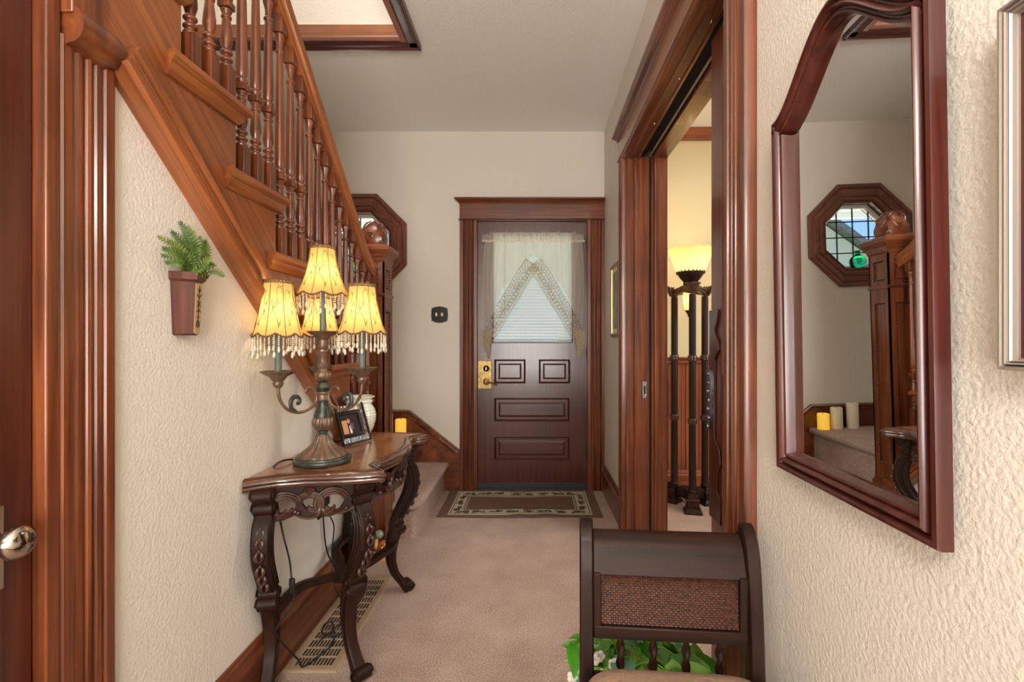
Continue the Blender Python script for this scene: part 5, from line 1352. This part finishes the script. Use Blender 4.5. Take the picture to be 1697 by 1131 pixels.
for k in range(150):
    a = rnd.uniform(0, 2 * pi); r = .05 + .16 * sqrt(rnd.random()); x = px_ + r * cos(a) * 1.15; y = py_ + r * .62 * sin(a) - .02; z = .16 + rnd.uniform(0, .15) * (1.15 - r / .26)
    if x > .46: x = .46 - rnd.uniform(0, .04)
    if x < .17: x = .17 + rnd.uniform(0, .05)
    if k < 1: x, y, z = .125, 1.32, .30
    p = Vector((x, y, z)); src = L3[cnt] if cnt < 4 else L3[rnd.choice((0, 0, 1, 1, 2, 3))]
    o = src if cnt < 4 else dup(src, pp, p)
    if cnt < 4: o.location = p - WL[pp]
    yaw = atan2(p.x - px_, -(p.y - py_ - .1)); 
    o.rotation_euler = (rnd.uniform(-.9, .5), rnd.uniform(-.4, .4), yaw + pi + rnd.uniform(-.9, .9)); s = rnd.uniform(.8, 1.25); o.scale = (s, s, s)
    if k % 5 == 0: stm.tube(spline([(px_ + rnd.uniform(-.03, .03), py_ + rnd.uniform(-.03, .03), .155), ((px_ + x) / 2, (py_ + y) / 2, z + .03), tuple(p)], 3), .0018, 4)
    cnt += 1
stm.build('stems', 'leafl', pp, smooth=60, stuff=True)
for k in range(8):
    x, y, z = px_ - .12 + rnd.uniform(-.06, .09), py_ - .09 + rnd.uniform(-.03, .03), .20 + rnd.uniform(-.03, .07)
    m = MB()
    for q in range(5): m.ball((x + .009 * cos(q * 1.257), y - .004, z + .009 * sin(q * 1.257)), .0085, 7, 5, (1, .5, 1))
    m.build('blossom', 'flower', pp, smooth=80)

# ------------------------------------------------------------------ three-column floor lamp in the parlour
fx, fy = 1.085, 3.335
fl_ = thing('floor_lamp', 'bronze three-column torchiere floor lamp with amber glass bowl in parlour', 'lamp', (fx, fy, 0))
Rc = .118
angs = [radians(-102), radians(18), radians(138)]
for a in angs:
    cx, cy = fx + Rc * cos(a), fy + Rc * sin(a)
    MB().lathe([(.001, .125), (.027, .125), (.029, .132), (.026, .14), (.024, .15), (.023, .60), (.023, 1.43), (.022, 1.44), (.022, 1.45), (.001, 1.45)], (cx, cy, 0), 18).build('column', 'darkZ', fl_)
    for z in (.60, 1.02):
        bd = MB().lathe([(.022, z - .022), (.029, z - .018), (.031, z - .010), (.029, z), (.031, z + .01), (.029, z + .018), (.022, z + .022)], (cx, cy, 0), 18).build('column_band', 'gilt', fl_)
        m = MB()
        for q in range(14): m.ball((cx + .031 * cos(2 * pi * q / 14), cy + .031 * sin(2 * pi * q / 14), z), .004, 6, 4)
        m.build('band_beads', 'gilt', bd, stuff=True)
    # stepped foot
    dn = Vector((cos(a), sin(a), 0)); sd = Vector((-sin(a), cos(a), 0)); c0 = Vector((fx, fy, 0)) + dn * (Rc + .02)
    rings = []
    for z, h_ in ((0, .058), (.012, .056), (.016, .05), (.034, .040), (.036, .044), (.042, .044), (.045, .038), (.078, .038), (.081, .044), (.088, .043), (.10, .033), (.104, .036), (.118, .032), (.127, .03)):
        rings.append([c0 + dn * h_ * u + sd * h_ * v + Vector((0, 0, z)) for u, v in ((-1, -1), (1, -1), (1, 1), (-1, 1))])
    ft = MB().loft(rings).build('foot', 'darkN', fl_, smooth=0)
    m = MB()
    for q in range(6): p = c0 + dn * .040 + sd * (-.03 + .012 * q); m.tube([p + Vector((0, 0, .047)), p + Vector((0, 0, .076))], .0045, 6)
    m.build('reeding', 'gilt', ft)
    # capital under the ring
    m = MB(); cp = Vector((cx, cy, 0)) + dn * .012
    for q in range(9):
        b = a + (-1.2 + .3 * q); dd = Vector((cos(b), sin(b), 0))
        m.tube([cp + dd * .016 + Vector((0, 0, 1.455)), cp + dd * .03 + Vector((0, 0, 1.485)), cp + dd * .038 + Vector((0, 0, 1.515)), cp + dd * .05 + Vector((0, 0, 1.522)), cp + dd * .052 + Vector((0, 0, 1.510))], [.007, .008, .007, .005, .003], 6)
    m.build('leaf_capital', 'gilt', fl_, smooth=60)
for i in range(3):
    a, b = angs[i], angs[(i + 1) % 3] if i < 2 else angs[0] + 2 * pi
    pa_ = Vector((fx + (Rc + .0) * cos(a), fy + Rc * sin(a), .07)); pb_ = Vector((fx + Rc * cos(b), fy + Rc * sin(b), .07))
    m_ = (a + b) / 2; md = Vector((fx + .035 * cos(m_), fy + .035 * sin(m_), .085))
    for nm, zo, hh, mt in (('base_arch', 0, .07, 'darkN'),):
        MB().rect_sweep(spline([pa_, pa_.lerp(md, .55) + Vector((0, 0, .008)), md, pb_.lerp(md, .55) + Vector((0, 0, .008)), pb_], 4), .034, .07, (0, 0, 1)).build(nm, mt, fl_, smooth=40)
    pa_.z = pb_.z = 1.475; md = Vector((fx + .05 * cos(m_), fy + .05 * sin(m_), 1.495))
    MB().rect_sweep(spline([pa_, pa_.lerp(md, .5), md, pb_.lerp(md, .5), pb_], 4), .03, .045, (0, 0, 1)).build('top_ring_arch', 'gilt', fl_, smooth=40)
MB().lathe([(.001, 1.50), (.06, 1.50), (.064, 1.508), (.06, 1.516), (.046, 1.52), (.05, 1.528), (.046, 1.54), (.05, 1.548), (.066, 1.565), (.084, 1.592), (.092, 1.612), (.086, 1.612), (.001, 1.56)], (fx, fy, 0), 36).build('bowl_cup', 'darkN', fl_)
m = MB()
for q in range(22): a = 2 * pi * q / 22; m.tube([(fx + .088 * cos(a), fy + .088 * sin(a), 1.60), (fx + .096 * cos(a), fy + .096 * sin(a), 1.626)], [.009, .001], 5)
m.build('pointed_crown', 'darkN', fl_, stuff=True)
n = 72; rings = []
for r, z in ((.05, 1.575), (.084, 1.60), (.105, 1.64), (.122, 1.69), (.138, 1.735), (.146, 1.765), (.150, 1.772)):
    rings.append([(fx + r * (1 + .02 * cos(24 * 2 * pi * i / n)) * cos(2 * pi * i / n), fy + r * (1 + .02 * cos(24 * 2 * pi * i / n)) * sin(2 * pi * i / n), z + (.004 * cos(12 * 2 * pi * i / n) if z > 1.76 else 0)) for i in range(n)])
MB().loft(rings, caps=False).build('glass_bowl', 'amber', fl_, smooth=80)
MB().lathe([(.030, 1.50), (.040, 1.44), (.034, 1.38), (.024, 1.345)], (fx - .012, fy, 0), 24).build('lower_glass', 'amber', fl_, smooth=80)
MB().lathe([(.001, 1.30), (.006, 1.305), (.008, 1.32), (.022, 1.34), (.026, 1.348), (.001, 1.35)], (fx - .012, fy, 0), 20).build('finial', 'darkN', fl_)
light('torchiere_light', 'POINT', (fx, fy, 1.68), 1.1, (1, .78, .46), .03)
light('torchiere_lower_light', 'POINT', (fx - .012, fy, 1.42), .2, (1, .78, .46), .012)
